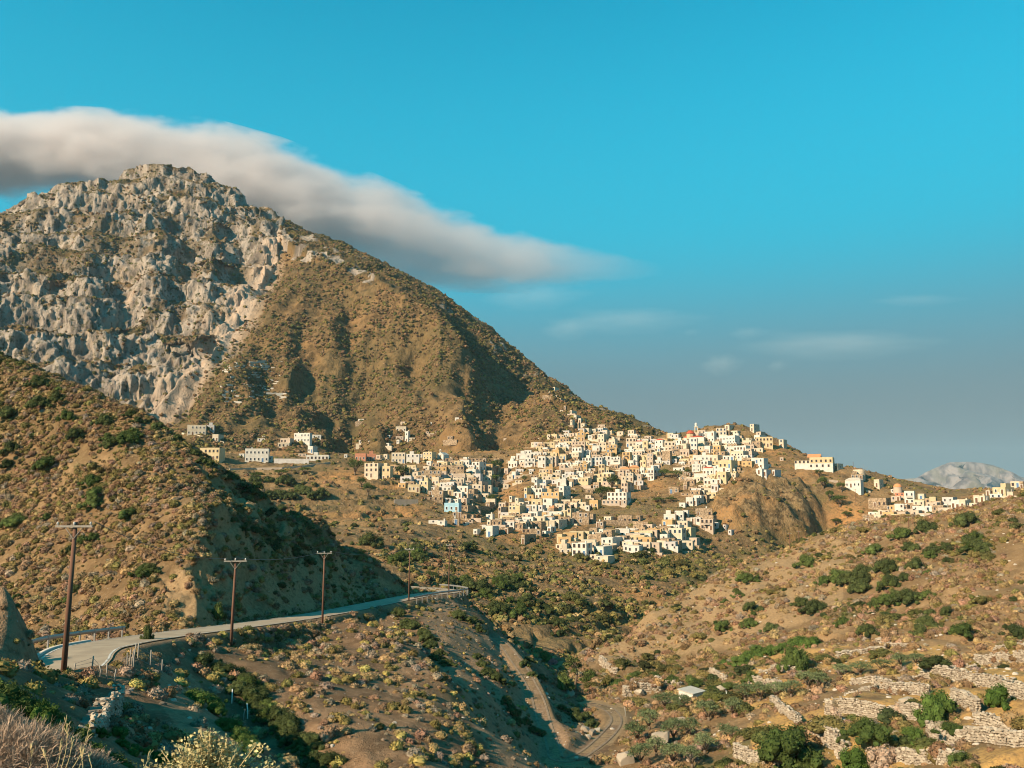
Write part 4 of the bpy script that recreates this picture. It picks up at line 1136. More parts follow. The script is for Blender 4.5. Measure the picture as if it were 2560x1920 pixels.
# boxes read off the photograph: zoomed view, left, top, right, bottom, colour, share of the width that is front wall, flags
ZOOM = {"A": (440,1040,5.53), "B": (860,1040,5.53), "C": (960,1130,7.373), "D": (1250,1060,7.373), "E": (1500,1050,7.373), "F": (1180,1170,6.9125),
        "G": (1360,1260,6.144), "H": (1550,1160,6.9125), "I": (1700,1050,7.373), "J": (1960,1120,7.373), "K": (2130,1180,8.193), "L": (2360,1180,11.06), "M": (1350,960,7.373), "Z": (0,0,1)}
HS = """
A 150 125 405 262 c .95;A 405 125 530 200 g .9;A 500 255 655 350 c .5;A 325 445 660 612 y .75;A 950 455 1270 635 w .95;A 1270 555 1330 635 w .9;A 1125 310 1290 350 w .9;A 1130 340 1215 385 w .9;A 1405 370 1570 440 c .9;A 1440 310 1620 380 p .7;A 1630 240 1860 370 w .88;A 1880 260 2010 310 w .9;A 1820 420 1950 510 w .5;A 1800 540 2110 615 w .93;A 1690 520 1800 560 p .9;A 870 520 945 562 w .9
B 195 42 370 75 w .95;B 780 80 850 115 p .8;B 715 145 860 220 c .92;B 1165 85 1215 120 w .9;B 1535 22 1590 80 w .9;B 1600 30 1650 70 s .6;B 1130 215 1172 245 p .9;B 1180 240 1245 278 c .9;B 1255 205 1290 235 s .8;B 840 215 890 355 w .85;B 715 280 825 320 p .9;B 885 300 985 340 c .9;B 725 330 815 390 w .4;B 600 265 650 300 w .6;B 570 375 640 415 w .7;B 205 335 325 385 w .9;B 335 345 372 385 w .6;B 1430 280 1560 330 s .5
B 150 520 300 620 r .92;B 300 525 440 620 r .92;B 440 540 510 600 p .8;B 545 530 615 600 c .7;B 655 510 850 650 c .9;B 860 530 1035 650 w .95;B 1035 530 1085 570 w .9;B 1090 500 1270 605 y .65;B 1140 625 1225 680 w .7;B 1285 620 1410 665 w .7 R;B 1400 585 1510 645 s .9;B 280 660 550 850 c .65;B 515 700 665 885 y .75;B 1600 610 1750 690 w .8;B 1660 585 1960 640 s .95;B 1520 630 1640 740 y .9;B 1770 640 1960 760 w .5;B 1965 655 2040 760 w .9;B 1350 690 1650 830 s .95;B 1360 820 1500 900 p .9;B 1500 800 1670 900 p .95;B 1690 740 1860 830 w .7;B 1700 820 1790 920 c .95;B 1790 800 1900 890 g .8;B 1060 755 1330 890 s .95;B 1215 850 1360 960 c .6;B 1290 930 1390 980 y .8;B 1040 905 1170 1050 y .85;B 880 950 1050 1050 y .9;B 1170 985 1270 1030 w .9;B 1160 1035 1420 1106 s .75;B 1530 970 1740 1050 w .8;B 1610 930 1740 990 w .8;B 1770 950 1900 1100 c .95;B 1860 910 2000 1090 p .3;B 2095 840 2135 930 c .7;B 2070 590 2190 650 s .6;B 0 530 45 575 w .9
C 1160 700 1280 800 y .9;C 1280 740 1460 840 w .8;C 1070 850 1230 940 w .9;C 1230 870 1410 940 w .7;C 1440 770 1640 860 p .5;C 1410 850 1540 940 p .8;C 1540 870 1660 940 s .7;C 1660 790 1800 900 s .5;C 1110 945 1390 1100 b .88;C 1410 990 1620 1070 s .6;C 1620 990 1740 1060 s .9;C 1260 1110 1430 1210 s .95;C 1260 1230 1390 1340 s .9;C 1440 1150 1540 1240 s .8;C 1560 1160 1660 1210 s .8;C 1870 930 2030 1040 s .45;C 820 1260 1000 1320 w .9;C 980 1270 1140 1350 w .8;C 720 830 1100 900 s .9;C 1450 1300 1520 1350 w .7;C 1540 1260 1640 1310 p .9
D 665 265 870 330 c .35;D 870 195 930 330 c .8;D 940 190 1065 290 y .8;D 1070 180 1170 240 s .6;D 1175 175 1270 260 w .9;D 1275 170 1400 230 p .7;D 1360 235 1420 300 c .8;D 1420 150 1555 310 o .97;D 1575 80 1700 170 c .45;D 1700 95 1800 200 c .6;D 1620 205 1700 295 w .9;D 1700 205 1790 300 s .5;D 1800 75 1980 160 w .5;D 575 340 710 420 c .85;D 710 340 800 420 p .7;D 800 340 920 420 y .9;D 920 335 1010 440 y .9;D 1095 275 1195 360 y .9;D 1180 320 1320 410 c .95;D 1325 330 1560 460 p .95;D 1325 440 1525 605 w .83;D 1020 385 1125 470 w .8;D 1180 420 1320 490 w .9;D 660 415 795 495 y .95;D 790 435 980 520 w .42;D 450 485 575 560 w .95;D 300 545 460 640 w .95;D 205 595 290 655 w .8;D 460 560 580 640 w .9;D 630 500 700 580 p .9;D 790 520 860 600 w .9;D 870 510 960 580 y .9;D 965 480 1195 590 o .5;D 1095 565 1300 660 y .55;D 150 690 350 800 w .75;D 350 660 450 760 w .9;D 450 640 650 790 w .9;D 700 600 835 800 w .95;D 850 600 970 790 c .95;D 970 600 1060 770 p .7;D 1060 650 1180 740 s .7;D 1340 610 1490 680 s .6;D 1200 680 1300 740 p .9;D 75 820 240 920 p .4;D 215 880 420 1000 w .33;D 130 950 240 1030 c .9;D 840 790 970 910 o .95;D 1100 720 1340 800 w .8;D 1190 810 1350 940 p .95;D 1380 680 1490 820 w .9;D 1460 740 1610 900 o .9;D 1350 830 1450 900 p .9;D 1520 630 1700 770 w .85;D 1700 620 1890 760 w .9;D 1890 600 2040 760 w .95;D 2040 610 2212 760 w .95;D 1815 750 1930 920 y .9;D 1900 800 2010 920 y .9;D 1820 920 2070 1085 y .85 L;D 1660 820 1760 920 p .9;D 1540 910 1720 1050 s .9;D 1620 390 1710 470 o .9;D 1700 400 1840 510 w .9;D 1500 490 1680 570 w .5;D 1680 510 1800 580 s .8;D 1800 190 2000 340 c .55;D 1820 340 1960 420 c .9;D 1840 420 1960 500 c .9;D 1960 385 2150 540 o .95 L;D 2000 290 2160 390 c .7;D 1990 130 2212 200 y .3;D 2110 250 2212 300 c .9;D 1930 530 2120 600 o .6;D 2140 440 2212 530 c .9;D 880 930 970 1050 c .9;D 970 900 1100 1010 c .95;D 1020 850 1200 930 c .5;D 1140 930 1210 1106 w .95;D 535 875 580 920 w .9;D 280 1040 410 1090 c .9;D 160 220 200 260 w .9;D 135 340 160 370 w .9
E 270 320 480 600 c .75;E 480 340 660 500 c .95;E 640 335 860 400 c .9;E 600 400 790 510 w .95 R;E 515 400 610 510 w .9;E 785 400 880 560 y .95;E 880 450 1010 520 w .9;E 960 350 1180 400 s .3;E 1010 380 1180 540 w .8 R;E 1190 400 1380 580 c .97;E 450 540 650 600 w .8;E 640 560 830 640 w .9;E 890 530 1010 590 w .9;E 1010 520 1160 600 c .6;E 410 600 590 740 o .75 L;E 590 650 770 780 w .5;E 520 750 700 860 w .5;E 770 650 870 740 y .9;E 860 620 980 750 p .9;E 980 600 1150 690 y .4;E 1150 580 1320 800 s .8;E 1320 480 1470 640 s .9;E 1470 540 1640 660 p .95;E 980 740 1130 830 w .95;E 740 740 860 840 y .8;E 860 740 990 850 p .8;E 1050 660 1160 740 p .9;E 540 880 720 980 o .95 T;E 360 910 540 1000 p .95 T;E 710 880 850 1000 w .7;E 790 880 990 980 c .8;E 880 900 1115 1110 w .45;E 470 980 610 1130 c .95;E 600 1000 770 1110 p .9;E 390 1040 480 1160 c .9;E 630 1120 800 1200 g .9;E 1470 950 1660 1040 s .97;E 1480 1040 1650 1110 s .97;E 1350 380 1540 450 w .8;E 1540 330 1670 440 w .9 G;E 1490 440 1650 530 c .6;E 1670 340 1790 600 w .95
I 320 400 510 490 c .65;I 320 490 440 570 c .9;I 450 480 600 600 w .65;I 610 480 810 660 o .65 L;I 510 310 700 410 w .6;I 440 220 660 300 w .8;I 665 155 850 290 c .97;I 825 95 1000 170 c .45;I 980 250 1090 310 w .85;I 730 300 1080 400 w .75;I 860 360 1040 460 w .8;I 880 420 1090 490 w .7;I 600 400 740 470 c .8;I 830 490 1000 570 w .9;I 990 480 1280 575 w .72;I 1070 340 1200 420 y .7;I 1150 380 1430 480 c .55;I 1220 345 1450 440 c .4;I 1370 280 1610 380 w .4;I 1400 320 1700 500 y .97;I 1400 220 1570 280 p .5;I 1290 80 1465 210 c .4;I 1825 365 1970 500 c .55;I 940 580 1290 690 c .6;I 1270 580 1450 700 p .3;I 790 580 880 660 y .9;I 790 660 1000 750 w .9;I 600 650 780 770 c .5;I 580 750 720 830 y .9;I 710 750 1050 890 y .65;I 240 650 600 760 w .95;I 215 740 390 820 p .95;I 380 760 590 920 w .6;I 220 820 380 960 w .9;I 420 890 620 1010 w .9 R;I 620 850 740 1000 w .8;I 690 880 850 960 w .95;I 680 960 1000 1090 y .5;I 850 890 930 960 w .8;I 960 900 1000 980 w .9;I 260 990 520 1120 w .9;I 210 1080 440 1130 w .9;I 440 1080 570 1200 w .95;I 570 1090 750 1180 w .95;I 570 1180 700 1253 p .9;I 470 1200 560 1253 y .95;I 340 1200 470 1253 c .9;I 1310 700 1450 800 w .9;I 1440 710 1620 900 w .55;I 1400 900 1530 1000 w .8;I 1530 920 1680 1030 g .4;I 1700 920 1860 1020 g .3;I 1220 760 1330 840 c .9;I 1560 810 1680 910 w .4;I 1840 690 1910 750 p .9
F 535 280 635 370 c .9;F 1080 200 1220 360 w .3;F 1220 210 1370 300 w .35;F 1170 265 1285 370 w .9;F 1020 310 1080 370 w .9;F 1090 360 1290 540 w .55;F 900 345 1020 520 y .4;F 1010 350 1100 490 w .8;F 1280 320 1460 430 o .3;F 1460 190 1620 310 w .95;F 1460 310 1590 400 w .9;F 1500 320 1700 520 w .4;F 1195 425 1550 600 o .8;F 1550 520 1610 590 o .9;F 1225 535 1470 720 w .6;F 1025 540 1210 660 y .9;F 640 490 740 660 c .35;F 740 520 900 670 c .35;F 810 590 960 660 c .5;F 460 600 640 690 p .6;F 450 680 640 860 p .2;F 630 660 930 850 y .6;F 910 660 1020 770 p .9;F 1190 750 1330 840 s .95;F 1330 700 1480 820 s .5 T;F 540 780 700 860 w .8;F 640 860 900 940 c .55;F 240 800 370 880 w .8;F 400 880 530 960 c .6;F 260 900 340 990 c .5;F 550 860 640 930 c .8;F 450 930 720 1030 w .95;F 740 930 1030 1050 c .6;F 950 890 1140 960 w .7;F 1020 970 1230 1060 c .8;F 170 990 250 1080 w .9;F 240 1010 450 1190 w .5;F 20 1060 150 1160 w .5;F 490 1030 700 1140 s .6;F 860 1060 1010 1130 s .9;F 1000 1060 1200 1180 s .9;F 850 1160 1130 1313 s .2;F 1185 1090 1330 1150 w .6;F 1300 1020 1450 1130 w .4;F 1260 920 1430 1020 c .9;F 1440 900 1640 1030 c .3;F 1640 710 1860 900 y .3;F 1730 780 2010 970 s .95;F 2010 800 2140 950 s .6;F 2030 560 2200 700 o .8;F 1960 650 2030 740 w .9;F 1960 470 2060 530 c .9;F 1970 300 2070 350 s .9;F 1960 360 2090 430 s .9;F 2090 250 2212 370 s .8;F 1920 100 2100 240 s .9;F 1620 190 1760 310 s .9
G 920 195 1040 270 c .85;G 1030 205 1080 270 s .7;G 1140 180 1350 305 s .92;G 1420 180 1510 260 s .6;G 800 270 920 360 s .85;G 690 240 760 310 s .9;G 200 470 380 610 y .4;G 680 470 920 600 s .75;G 700 570 840 650 s .9;G 180 620 350 700 c .8;G 240 690 420 770 c .9;G 430 610 720 800 w .7;G 345 610 450 690 p .9;G 765 655 1040 790 w .5;G 900 610 1000 670 c .9;G 965 520 1230 670 w .35;G 1040 610 1115 695 c .9;G 1200 580 1440 665 c .62;G 1150 650 1240 690 s .9;G 1390 610 1450 720 s .9;G 1450 660 1560 720 s .7;G 705 780 830 860 c .7;G 800 800 1070 875 c .62;G 1095 385 1300 520 w .97;G 1280 380 1470 470 w .9;G 1280 470 1380 540 c .9;G 1380 480 1540 570 s .95;G 1470 380 1590 480 y .95;G 1580 390 1790 560 o .97;G 1640 480 1730 570 s .5;G 1780 420 1900 570 c .97;G 1910 380 2170 580 c .75;G 1650 345 1820 400 w .95;G 1820 350 1910 420 g .9;G 1810 245 2040 345 o .65;G 1840 160 2020 280 w .95;G 2010 110 2140 240 w .95;G 2140 100 2212 200 w .9;G 1990 570 2090 700 s .8;G 1840 650 2050 700 w .95;G 1940 540 2060 600 w .8
H 1305 770 1590 910 s .95;H 1310 890 1640 970 s .85;H 1220 930 1400 1030 w .9;H 1390 960 1600 1140 p .97;H 1600 1010 1700 1100 g .9;H 1270 455 1400 560 w .97;H 1400 455 1560 550 c .35;H 1270 545 1450 630 w .7;H 1140 580 1260 720 w .95;H 1260 590 1410 710 w .4;H 1020 670 1130 740 w .9;H 1480 360 1570 460 y .9;H 1570 360 1700 460 g .9;H 1050 500 1210 550 s .9;H 840 400 1020 510 s .9;H 1090 310 1200 440 s .6;H 20 330 280 490 p .4;H 290 370 500 440 s .3;H 1780 1050 1950 1110 g .3;H 1870 1140 2010 1220 g .3
Z 1518 1232 1574 1255 w .8;Z 1505 1250 1568 1263 p .9
J 930 290 1090 400 c .38;J 1235 485 1450 580 s .95;J 1130 600 1440 730 w .85 P;J 1660 585 1830 720 c .55;J 1970 760 2020 820 w .9;J 1555 930 1950 1080 s .78;J 1890 1060 2040 1160 s .9
K 1080 400 1280 660 w .95;K 880 430 1080 490 r .9;K 800 500 1000 600 p .9;K 1350 450 1480 570 c .95;K 1270 570 1600 690 y .97;K 1590 515 1720 690 y .95;K 1680 615 1800 700 w .95;K 880 660 1060 860 w .97;K 1060 665 1130 760 w .9;K 770 700 880 800 p .9;K 335 820 530 890 w .95;K 535 790 760 890 c .97;K 1240 700 1500 800 w .9;K 1500 700 1790 830 w .75;K 1380 780 1560 890 w .9;K 1900 590 2010 670 c .95;K 1880 660 1950 740 w .9;K 2030 580 2120 740 w .9;K 1900 750 2010 870 c .9;K 265 940 590 1060 s .9;K 640 910 800 1010 w .97;K 790 870 1250 1010 y .95;K 1250 880 1480 1010 w .97;K 1560 880 1820 990 w .95;K 1520 970 1700 1050 w .9;K 510 1010 640 1130 y .97;K 680 1000 1160 1130 y .95;K 1180 1050 1320 1150 w .9;K 330 1140 470 1220 y .9;K 680 1120 900 1180 w .97
L 315 780 435 1030 w .97;L 435 790 740 1010 c .5;L 700 860 1180 980 c .4;L 820 650 980 850 c .95;L 980 660 1160 830 c .8;L 1160 515 1350 660 c .55;L 1350 430 1930 620 y .57;L 1270 610 1590 740 w .97;L 1600 660 1990 740 c .97;L 1845 265 2100 440 c .95;L 2100 270 2260 480 s .5
M 230 60 370 130 c .3;M 115 140 190 205 c .9;M 350 265 480 330 s .25;M 440 400 610 470 s .2;M 550 485 690 565 c .25;M 620 570 780 660 c .3;M 705 635 860 720 c .3;M 555 660 640 775 c .45;M 640 715 740 800 s .7;M 735 730 850 800 c .7;M 370 480 430 520 c .9;M 270 205 305 250 c .9;M 1065 750 1200 800 p .9
"""
boxes = []
for ln in HS.replace("\n", ";").split(";"):
    q = ln.split()
    if not q: continue
    ox, oy, sc_ = ZOOM[q[0]]
    x0, y0, x1, y1 = (float(v) for v in q[1:5])
    boxes.append([ox + x0/sc_, oy + y0/sc_, ox + x1/sc_, oy + y1/sc_, q[5], float(q[6]), q[7] if len(q) > 7 else ""])
def iou(a, b):
    w = min(a[2], b[2]) - max(a[0], b[0]); h = min(a[3], b[3]) - max(a[1], b[1])
    if w <= 0 or h <= 0: return 0
    return w * h / min((a[2]-a[0])*(a[3]-a[1]), (b[2]-b[0])*(b[3]-b[1]))
keep = []
for b in boxes:
    if all(iou(b, k) < 0.85 for k in keep): keep.append(b)
keep.sort(key=lambda b: -(b[2]-b[0])*(b[3]-b[1]))
boxes = keep
DIST = [("on the road terrace below the crags", lambda x, y: x < 850),
        ("on the slope above the left cluster", lambda x, y: x < 1250 and y < 1122),
        ("in the top row of the left cluster", lambda x, y: x < 1250 and y < 1172),
        ("in the middle of the left cluster", lambda x, y: x < 1240 and y < 1232),
        ("at the bottom of the left cluster", lambda x, y: x < 1165 or (x < 1240 and y < 1290)),
        ("climbing the ridge above the village", lambda x, y: x < 1480 and y < 1072),
        ("by the mountain at the village's upper left", lambda x, y: x < 1390 and y < 1150),
        ("left of the ravine trees in mid village", lambda x, y: x < 1390 and y < 1225),
        ("in the lower left tongue of the village", lambda x, y: x < 1390 and y < 1300),
        ("along the lowest left rim of the village", lambda x, y: x < 1390),
        ("in the upper centre of the village", lambda x, y: x < 1560 and y < 1140),
        ("in the very centre of the village", lambda x, y: x < 1560 and y < 1215),
        ("on the bare patch below the centre", lambda x, y: x < 1560 and y < 1300),
        ("in the lowest row facing the valley", lambda x, y: y > 1300 and x < 1640),
        ("along the skyline beside the church", lambda x, y: x < 2020 and y < 1098),
        ("just below the church", lambda x, y: x < 1720 and y < 1150),
        ("between the church and the green trees", lambda x, y: x < 1720 and y < 1225),
        ("on the rocky slope right of centre", lambda x, y: x < 1720 and y < 1300),
        ("under the hilltop at the right end", lambda x, y: x < 2020 and y < 1135),
        ("above the dark rock outcrop", lambda x, y: x < 2020 and y < 1200),
        ("descending beside the dark rock outcrop", lambda x, y: x < 2020 and y < 1290),
        ("at the bottom right below the outcrop", lambda x, y: x < 2020),
        ("on the windmill knoll", lambda x, y: x < 2250 and y < 1235),
        ("at the top of the right-hand hamlet", lambda x, y: x < 2400 and y < 1275),
        ("at the foot of the right-hand hamlet", lambda x, y: x < 2400),
        ("on the rising ridge at the right edge", lambda x, y: True)]
ORD = ["first", "second", "third", "fourth", "fifth", "sixth", "seventh", "eighth", "ninth", "tenth", "eleventh", "twelfth", "thirteenth", "fourteenth", "fifteenth", "sixteenth", "seventeenth", "eighteenth", "nineteenth", "twentieth"]
STN = {1: "single-storey", 2: "two-storey", 3: "three-storey", 4: "four-storey"}
FARGROUND = ("village_hill", "mountain")
hrec = []
for (x0, y0, x1, y1, col, ff, fl) in boxes:
    g = cast(x0 + (x1-x0) * ff / 2, y1, dmin=170, only=FARGROUND)
    D = g[1]
    al = math.atan2(((x0+x1)/2 - PW/2), F)
    T = (x1-x0) * D / F * math.cos(al) * 1.0
    psi = math.radians(8) if ff >= 0.9 else math.radians(26)
    psi += RNG.normal(0, math.radians(3))
    W = 1.07 * ff * T / math.cos(psi); Dp = (1-ff) * T / max(math.sin(psi), 0.1)
    Dp = float(np.clip(Dp, 3.2, 9.0)); W = max(W, 1.6)
    H = (y1-y0) * D / F * 1.03
    st_ = int(np.clip(round(H / 3.0), 1, 4))
    cx, cy = (x0+x1)/2, (y0+y1)/2
    di = next(k for k, (nm, fn) in enumerate(DIST) if fn(cx, cy))
    hrec.append(dict(x0=x0, y1=y1, D=D, W=W, Dp=Dp, H=H, th=-(psi+al), col=col, fl=fl, st=st_, cx=cx, di=di, T=T))
allrec = hrec
hrec, rest = allrec[:300], allrec[300:]
cnt = {}
for h in sorted(hrec, key=lambda h: h["cx"]):
    k = (h["col"], h["st"], h["di"]); cnt.setdefault(k, []).append(h)
for k, hs in cnt.items():
    for i, h in enumerate(hs):
        o = "sole" if len(hs) == 1 else ORD[i] + " from left,"
        nm = f"{WN[k[0]]} {STN[k[1]]} house"
        extra = {"R": " with red roof", "T": " with tiled roof", "G": " with gable", "P": " with hipped roof", "L": " with balcony"}.get(h["fl"], "")
        h["label"] = (f"{nm}{extra}, the only such {DIST[k[2]][0]}" if len(hs) == 1 else f"{nm}{extra}, {ORD[i]} from the left of its kind {DIST[k[2]][0]}")
        if len(h["label"].split()) > 16: h["label"] = (f"{nm}, the only such {DIST[k[2]][0]}" if len(hs) == 1 else f"{ORD[i]} {nm} from the left {DIST[k[2]][0]}")
HR = random.Random(3)
for h in hrec:
    p = P(h["x0"], h["y1"], h["D"])
    root = empty("house", p, h["th"])
    W, Dp, H, col = h["W"], h["Dp"], h["H"], h["col"]
    shell(W, Dp, H, col, root, 0.4 if H > 2 else 0.15, 4.0)
    if h["fl"] == "R": hip_roof(0, W, 0, Dp, H + 0.02, 0.9, "red_tile", root, over=0.15)
    if h["fl"] == "T": hip_roof(0, W, 0, Dp, H + 0.02, 1.4, "orange_tile", root, gable=False, over=0.2)
    if h["fl"] == "P": hip_roof(0, W, 0, Dp, H + 0.02, 1.3, "flat_roof", root, over=0.2)
    if h["fl"] == "G": hip_roof(0, W, 0, Dp, H + 0.02, 1.5, "red_tile", root, True, 0.05, along='y')
    fi = HR.choices((0, 1, 2), (6, 4, 1))[0] if col in "wcgp" else HR.choices((0, 1), (3, 3))[0]
    cols = int(np.clip(round(W / 2.3), 1, 6))
    sth = H / h["st"]
    big = sth > 2.4
    if W < 2.2 and H < 2.6: cols = 1
    dcol = HR.randrange(cols)
    for s_ in range(h["st"]):
        for c_ in range(cols):
            if HR.random() < (0.22 if col == "s" else 0.1) and cols > 1: continue
            x = W * (c_ + 0.5) / cols
            if s_ == 0 and c_ == dcol and big:
                link("door", HR.choices(DOORS, (7, 1))[0], root, (x, -0.03, 0.05)); continue
            m_ = WIN[fi] if big else WSM[fi]
            link("window", m_, root, (x, -0.03, s_ * sth + min(1.0, sth * 0.36)))
    if Dp * math.sin(-h["th"]) > 2.2 and H > 2.4:
        for s_ in range(h["st"]):
            for c_ in range(max(1, int(Dp / 3.4))):
                if HR.random() < 0.45: continue
                w_ = link("window", (WIN if big else WSM)[fi], root, (W + 0.03, Dp * (c_ + 0.5) / max(1, int(Dp / 3.4)), s_ * sth + min(1.0, sth * 0.36)))
                w_.rotation_euler = (0, 0, math.pi / 2)
    if (h["fl"] == "L" or (h["st"] >= 2 and HR.random() < 0.22)) and W > 3:
        link("balcony", BALC, root, (W/2, 0, sth * (h["st"]-1)))
    if HR.random() < 0.25:
        b = MB(); cxx = W * HR.uniform(.15, .85); b.box(cxx-.3, cxx+.3, Dp*.6-.3, Dp*.6+.3, H-.5, H+.8); b.build("chimney", ("wall_" + ("w" if col in "ws" else col),), root)
    elif HR.random() < 0.3 and W > 4:
        b = MB(); sx = W * HR.uniform(.1, .5); b.box(sx, sx + min(2.4, W*.4), Dp*.35, Dp*.9, H-.5, H+1.7); b.build("roof_hut", ("wall_" + col,), root)
    tag(root, h["label"], "house", "village houses")
# the small remainder and the houses half hidden between the rows: one mass
FILL = [([(1290,1170),(1340,1110),(1400,1085),(1480,1078),(1560,1082),(1650,1100),(1740,1090),(1850,1085),(1890,1105),(1880,1150),(1835,1190),(1700,1185),(1640,1180),(1560,1215),(1450,1230),(1330,1220),(1265,1200)], 260),
        ([(1060,1165),(1235,1165),(1240,1220),(1200,1255),(1060,1225),(985,1225),(970,1175)], 85), ([(1250,1275),(1420,1230),(1440,1285),(1400,1325),(1210,1335)], 85),
        ([(1385,1352),(1700,1325),(1715,1375),(1560,1385),(1400,1380)], 70), ([(1690,1180),(1830,1190),(1800,1230),(1740,1260),(1690,1230)], 30),
        ([(2150,1290),(2330,1250),(2400,1265),(2300,1310),(2200,1325)], 30)]
for poly, n in FILL:
    pp = np.array(poly); k = 0
    while k < n:
        x, y = RNG.uniform(pp[:, 0].min(), pp[:, 0].max()), RNG.uniform(pp[:, 1].min(), pp[:, 1].max())
        if not in_poly(x, y, poly): continue
        k += 1
        g = cast(x, y, dmin=170, only=FARGROUND)
        W = RNG.uniform(3.2, 6.5); al = math.atan2(x - PW/2, F)
        rest.append(dict(x0=x, y1=y, D=g[1] + 3.5, W=W, Dp=RNG.uniform(3, 5), H=RNG.uniform(2.6, 4.6), th=-(math.radians(RNG.uniform(8, 28)) + al), col="wccypssspgo"[RNG.integers(11)], fl="", st=1))
keys = list(WC)
fb = MB()
for h in rest:
    p = P(h["x0"], h["y1"], h["D"])
    ca, sa = math.cos(h["th"]), math.sin(h["th"])
    def put(x0, x1, y0, y1, z0, z1, mi):
        c = [(x0,y0,z0),(x1,y0,z0),(x1,y1,z0),(x0,y1,z0),(x0,y0,z1),(x1,y0,z1),(x1,y1,z1),(x0,y1,z1)]
        fb.add([(p[0] + x*ca - y*sa, p[1] + x*sa + y*ca, p[2] + z) for x, y, z in c], [(4,5,6,7),(0,1,5,4),(1,2,6,5),(2,3,7,6),(3,0,4,7)], mi)
    put(0, h["W"], 0, h["Dp"], -4, h["H"], keys.index(h["col"]))
    if RNG.random() < .5: put(-RNG.uniform(1, 4), h["W"] + RNG.uniform(1, 5), -RNG.uniform(1.2, 2.6), 0.2, -4, RNG.uniform(-.6, .5), keys.index("spsc"[RNG.integers(4)]))
    nc = max(1, int(h["W"] / 2.0))
    for c_ in range(nc):
        x = h["W"] * (c_ + .5) / nc
        put(x - .35, x + .35, -.05, .02, h["H"] - 1.9 if h["H"] > 2.2 else .5, h["H"] - .85 if h["H"] > 2.2 else 1.2, len(keys))
tag(link("far_houses", mesh("far_houses", fb.v, fb.f, ["wall_" + k for k in keys] + ["pane"], fb.m)), "small half-hidden flat-roofed houses packed between the village rows", "houses", None, "stuff")
print("houses", len(hrec), len(rest))
# ---------------------------------------------------------------- landmarks of the village
def site(px, py, only=FARGROUND, dmin=170):
    g = cast(px, py, dmin=dmin, only=only)
    return g, g[1] / F
def lathe(b, prof, n=16, mi=0, c=(0, 0)):
    V = [(c[0] + r * math.cos(a), c[1] + r * math.sin(a), z) for r, z in prof for a in np.arange(n) * 2 * math.pi / n]
    Fc = [(i*n+j, i*n+(j+1) % n, (i+1)*n+(j+1) % n, (i+1)*n+j) for i in range(len(prof)-1) for j in range(n)]
    b.add(V, Fc, mi)
# church with red dome and bell tower
g, k = site(1760, 1108)
p = P(1722, 1108, g[1]); root = empty("church", p, -0.35)
shell(34*k*1.1, 9, 15*k, "w", root, 0.1, 4)
hip_roof(0, 34*k*1.1, 0, 9, 15*k + 0.02, 1.3, "red_tile", root, over=0.2)
b = MB(); lathe(b, [(2.6, 15*k-1), (2.6, 15*k+2.6)], 8, 0, (0.6, 4.0)); b.build("drum", ("wall_y",), root)
b = MB(); lathe(b, [(2.9, 15*k+2.6), (2.3, 15*k+3.5), (1.3, 15*k+4.3), (0.05, 15*k+4.9)], 12, 0, (0.6, 4.0)); b.build("dome", ("red_tile",), root, True)
for x in (2.5, 5.5): link("window", WIN[0], root, (x, -0.03, 1.2))
tag(root, "white church with a red dome and red roof on the village skyline", "church")
g2 = P(1741, 1098, g[1] + 4); root = empty("bell_tower", g2, -0.2)
hh = (1098-1056) * k
b = MB(); b.box(-1.35, 1.35, -1.35, 1.35, -3, hh*.38); b.build("base_stage", ("wall_c",), root)
b = MB()
for sx in (-1, 1):
    for sy in (-1, 1): b.box(sx*0.85-.3, sx*0.85+.3, sy*0.85-.3, sy*0.85+.3, hh*.38, hh*.7)
b.box(-1.25, 1.25, -1.25, 1.25, hh*.7, hh*.76); b.box(-1.3, 1.3, -1.3, 1.3, hh*.36, hh*.40); b.build("belfry", ("wall_c",), root)
b = MB(); lathe(b, [(0.85, hh*.76), (0.85, hh*.92), (0.95, hh*.92), (0.7, hh*.97), (0.05, hh*1.0)], 10); b.build("lantern", ("wall_w",), root)
tag(root, "slender cream bell tower rising behind the red church dome", "bell tower")
# little chapels
def chapel(px0, py, wpx, hpx, label, roofm):
    g, k = site(px0 + wpx/2, py); p = P(px0, py, g[1]); root = empty("chapel", p, -0.55 - math.atan2(px0-1280, F))
    W, H = wpx*k*0.6, hpx*k
    shell(W, wpx*k*0.9, H*0.62, "w", root, 0.1, 3)
    hip_roof(0, W, 0, wpx*k*0.9, H*0.62+.02, H*0.4, roofm, root, True, 0.1, along='y')
    link("door", DOORS[0], root, (W/2, -0.03, 0.05))
    b = MB(); b.box(W/2-.5, W/2-.3, -.1, .3, H*.9, H*1.35); b.box(W/2+.3, W/2+.5, -.1, .3, H*.9, H*1.35); b.box(W/2-.5, W/2+.5, -.1, .3, H*1.35, H*1.45); b.build("bell_gable", ("wall_w",), root)
    tag(root, label, "chapel")
chapel(1093, 1147, 30, 16, "white chapel with a round arch in the left cluster's top row", "wall_w")
chapel(1694, 1323, 34, 19, "white chapel with dark red gable roof at the village's lower right", "red_tile")
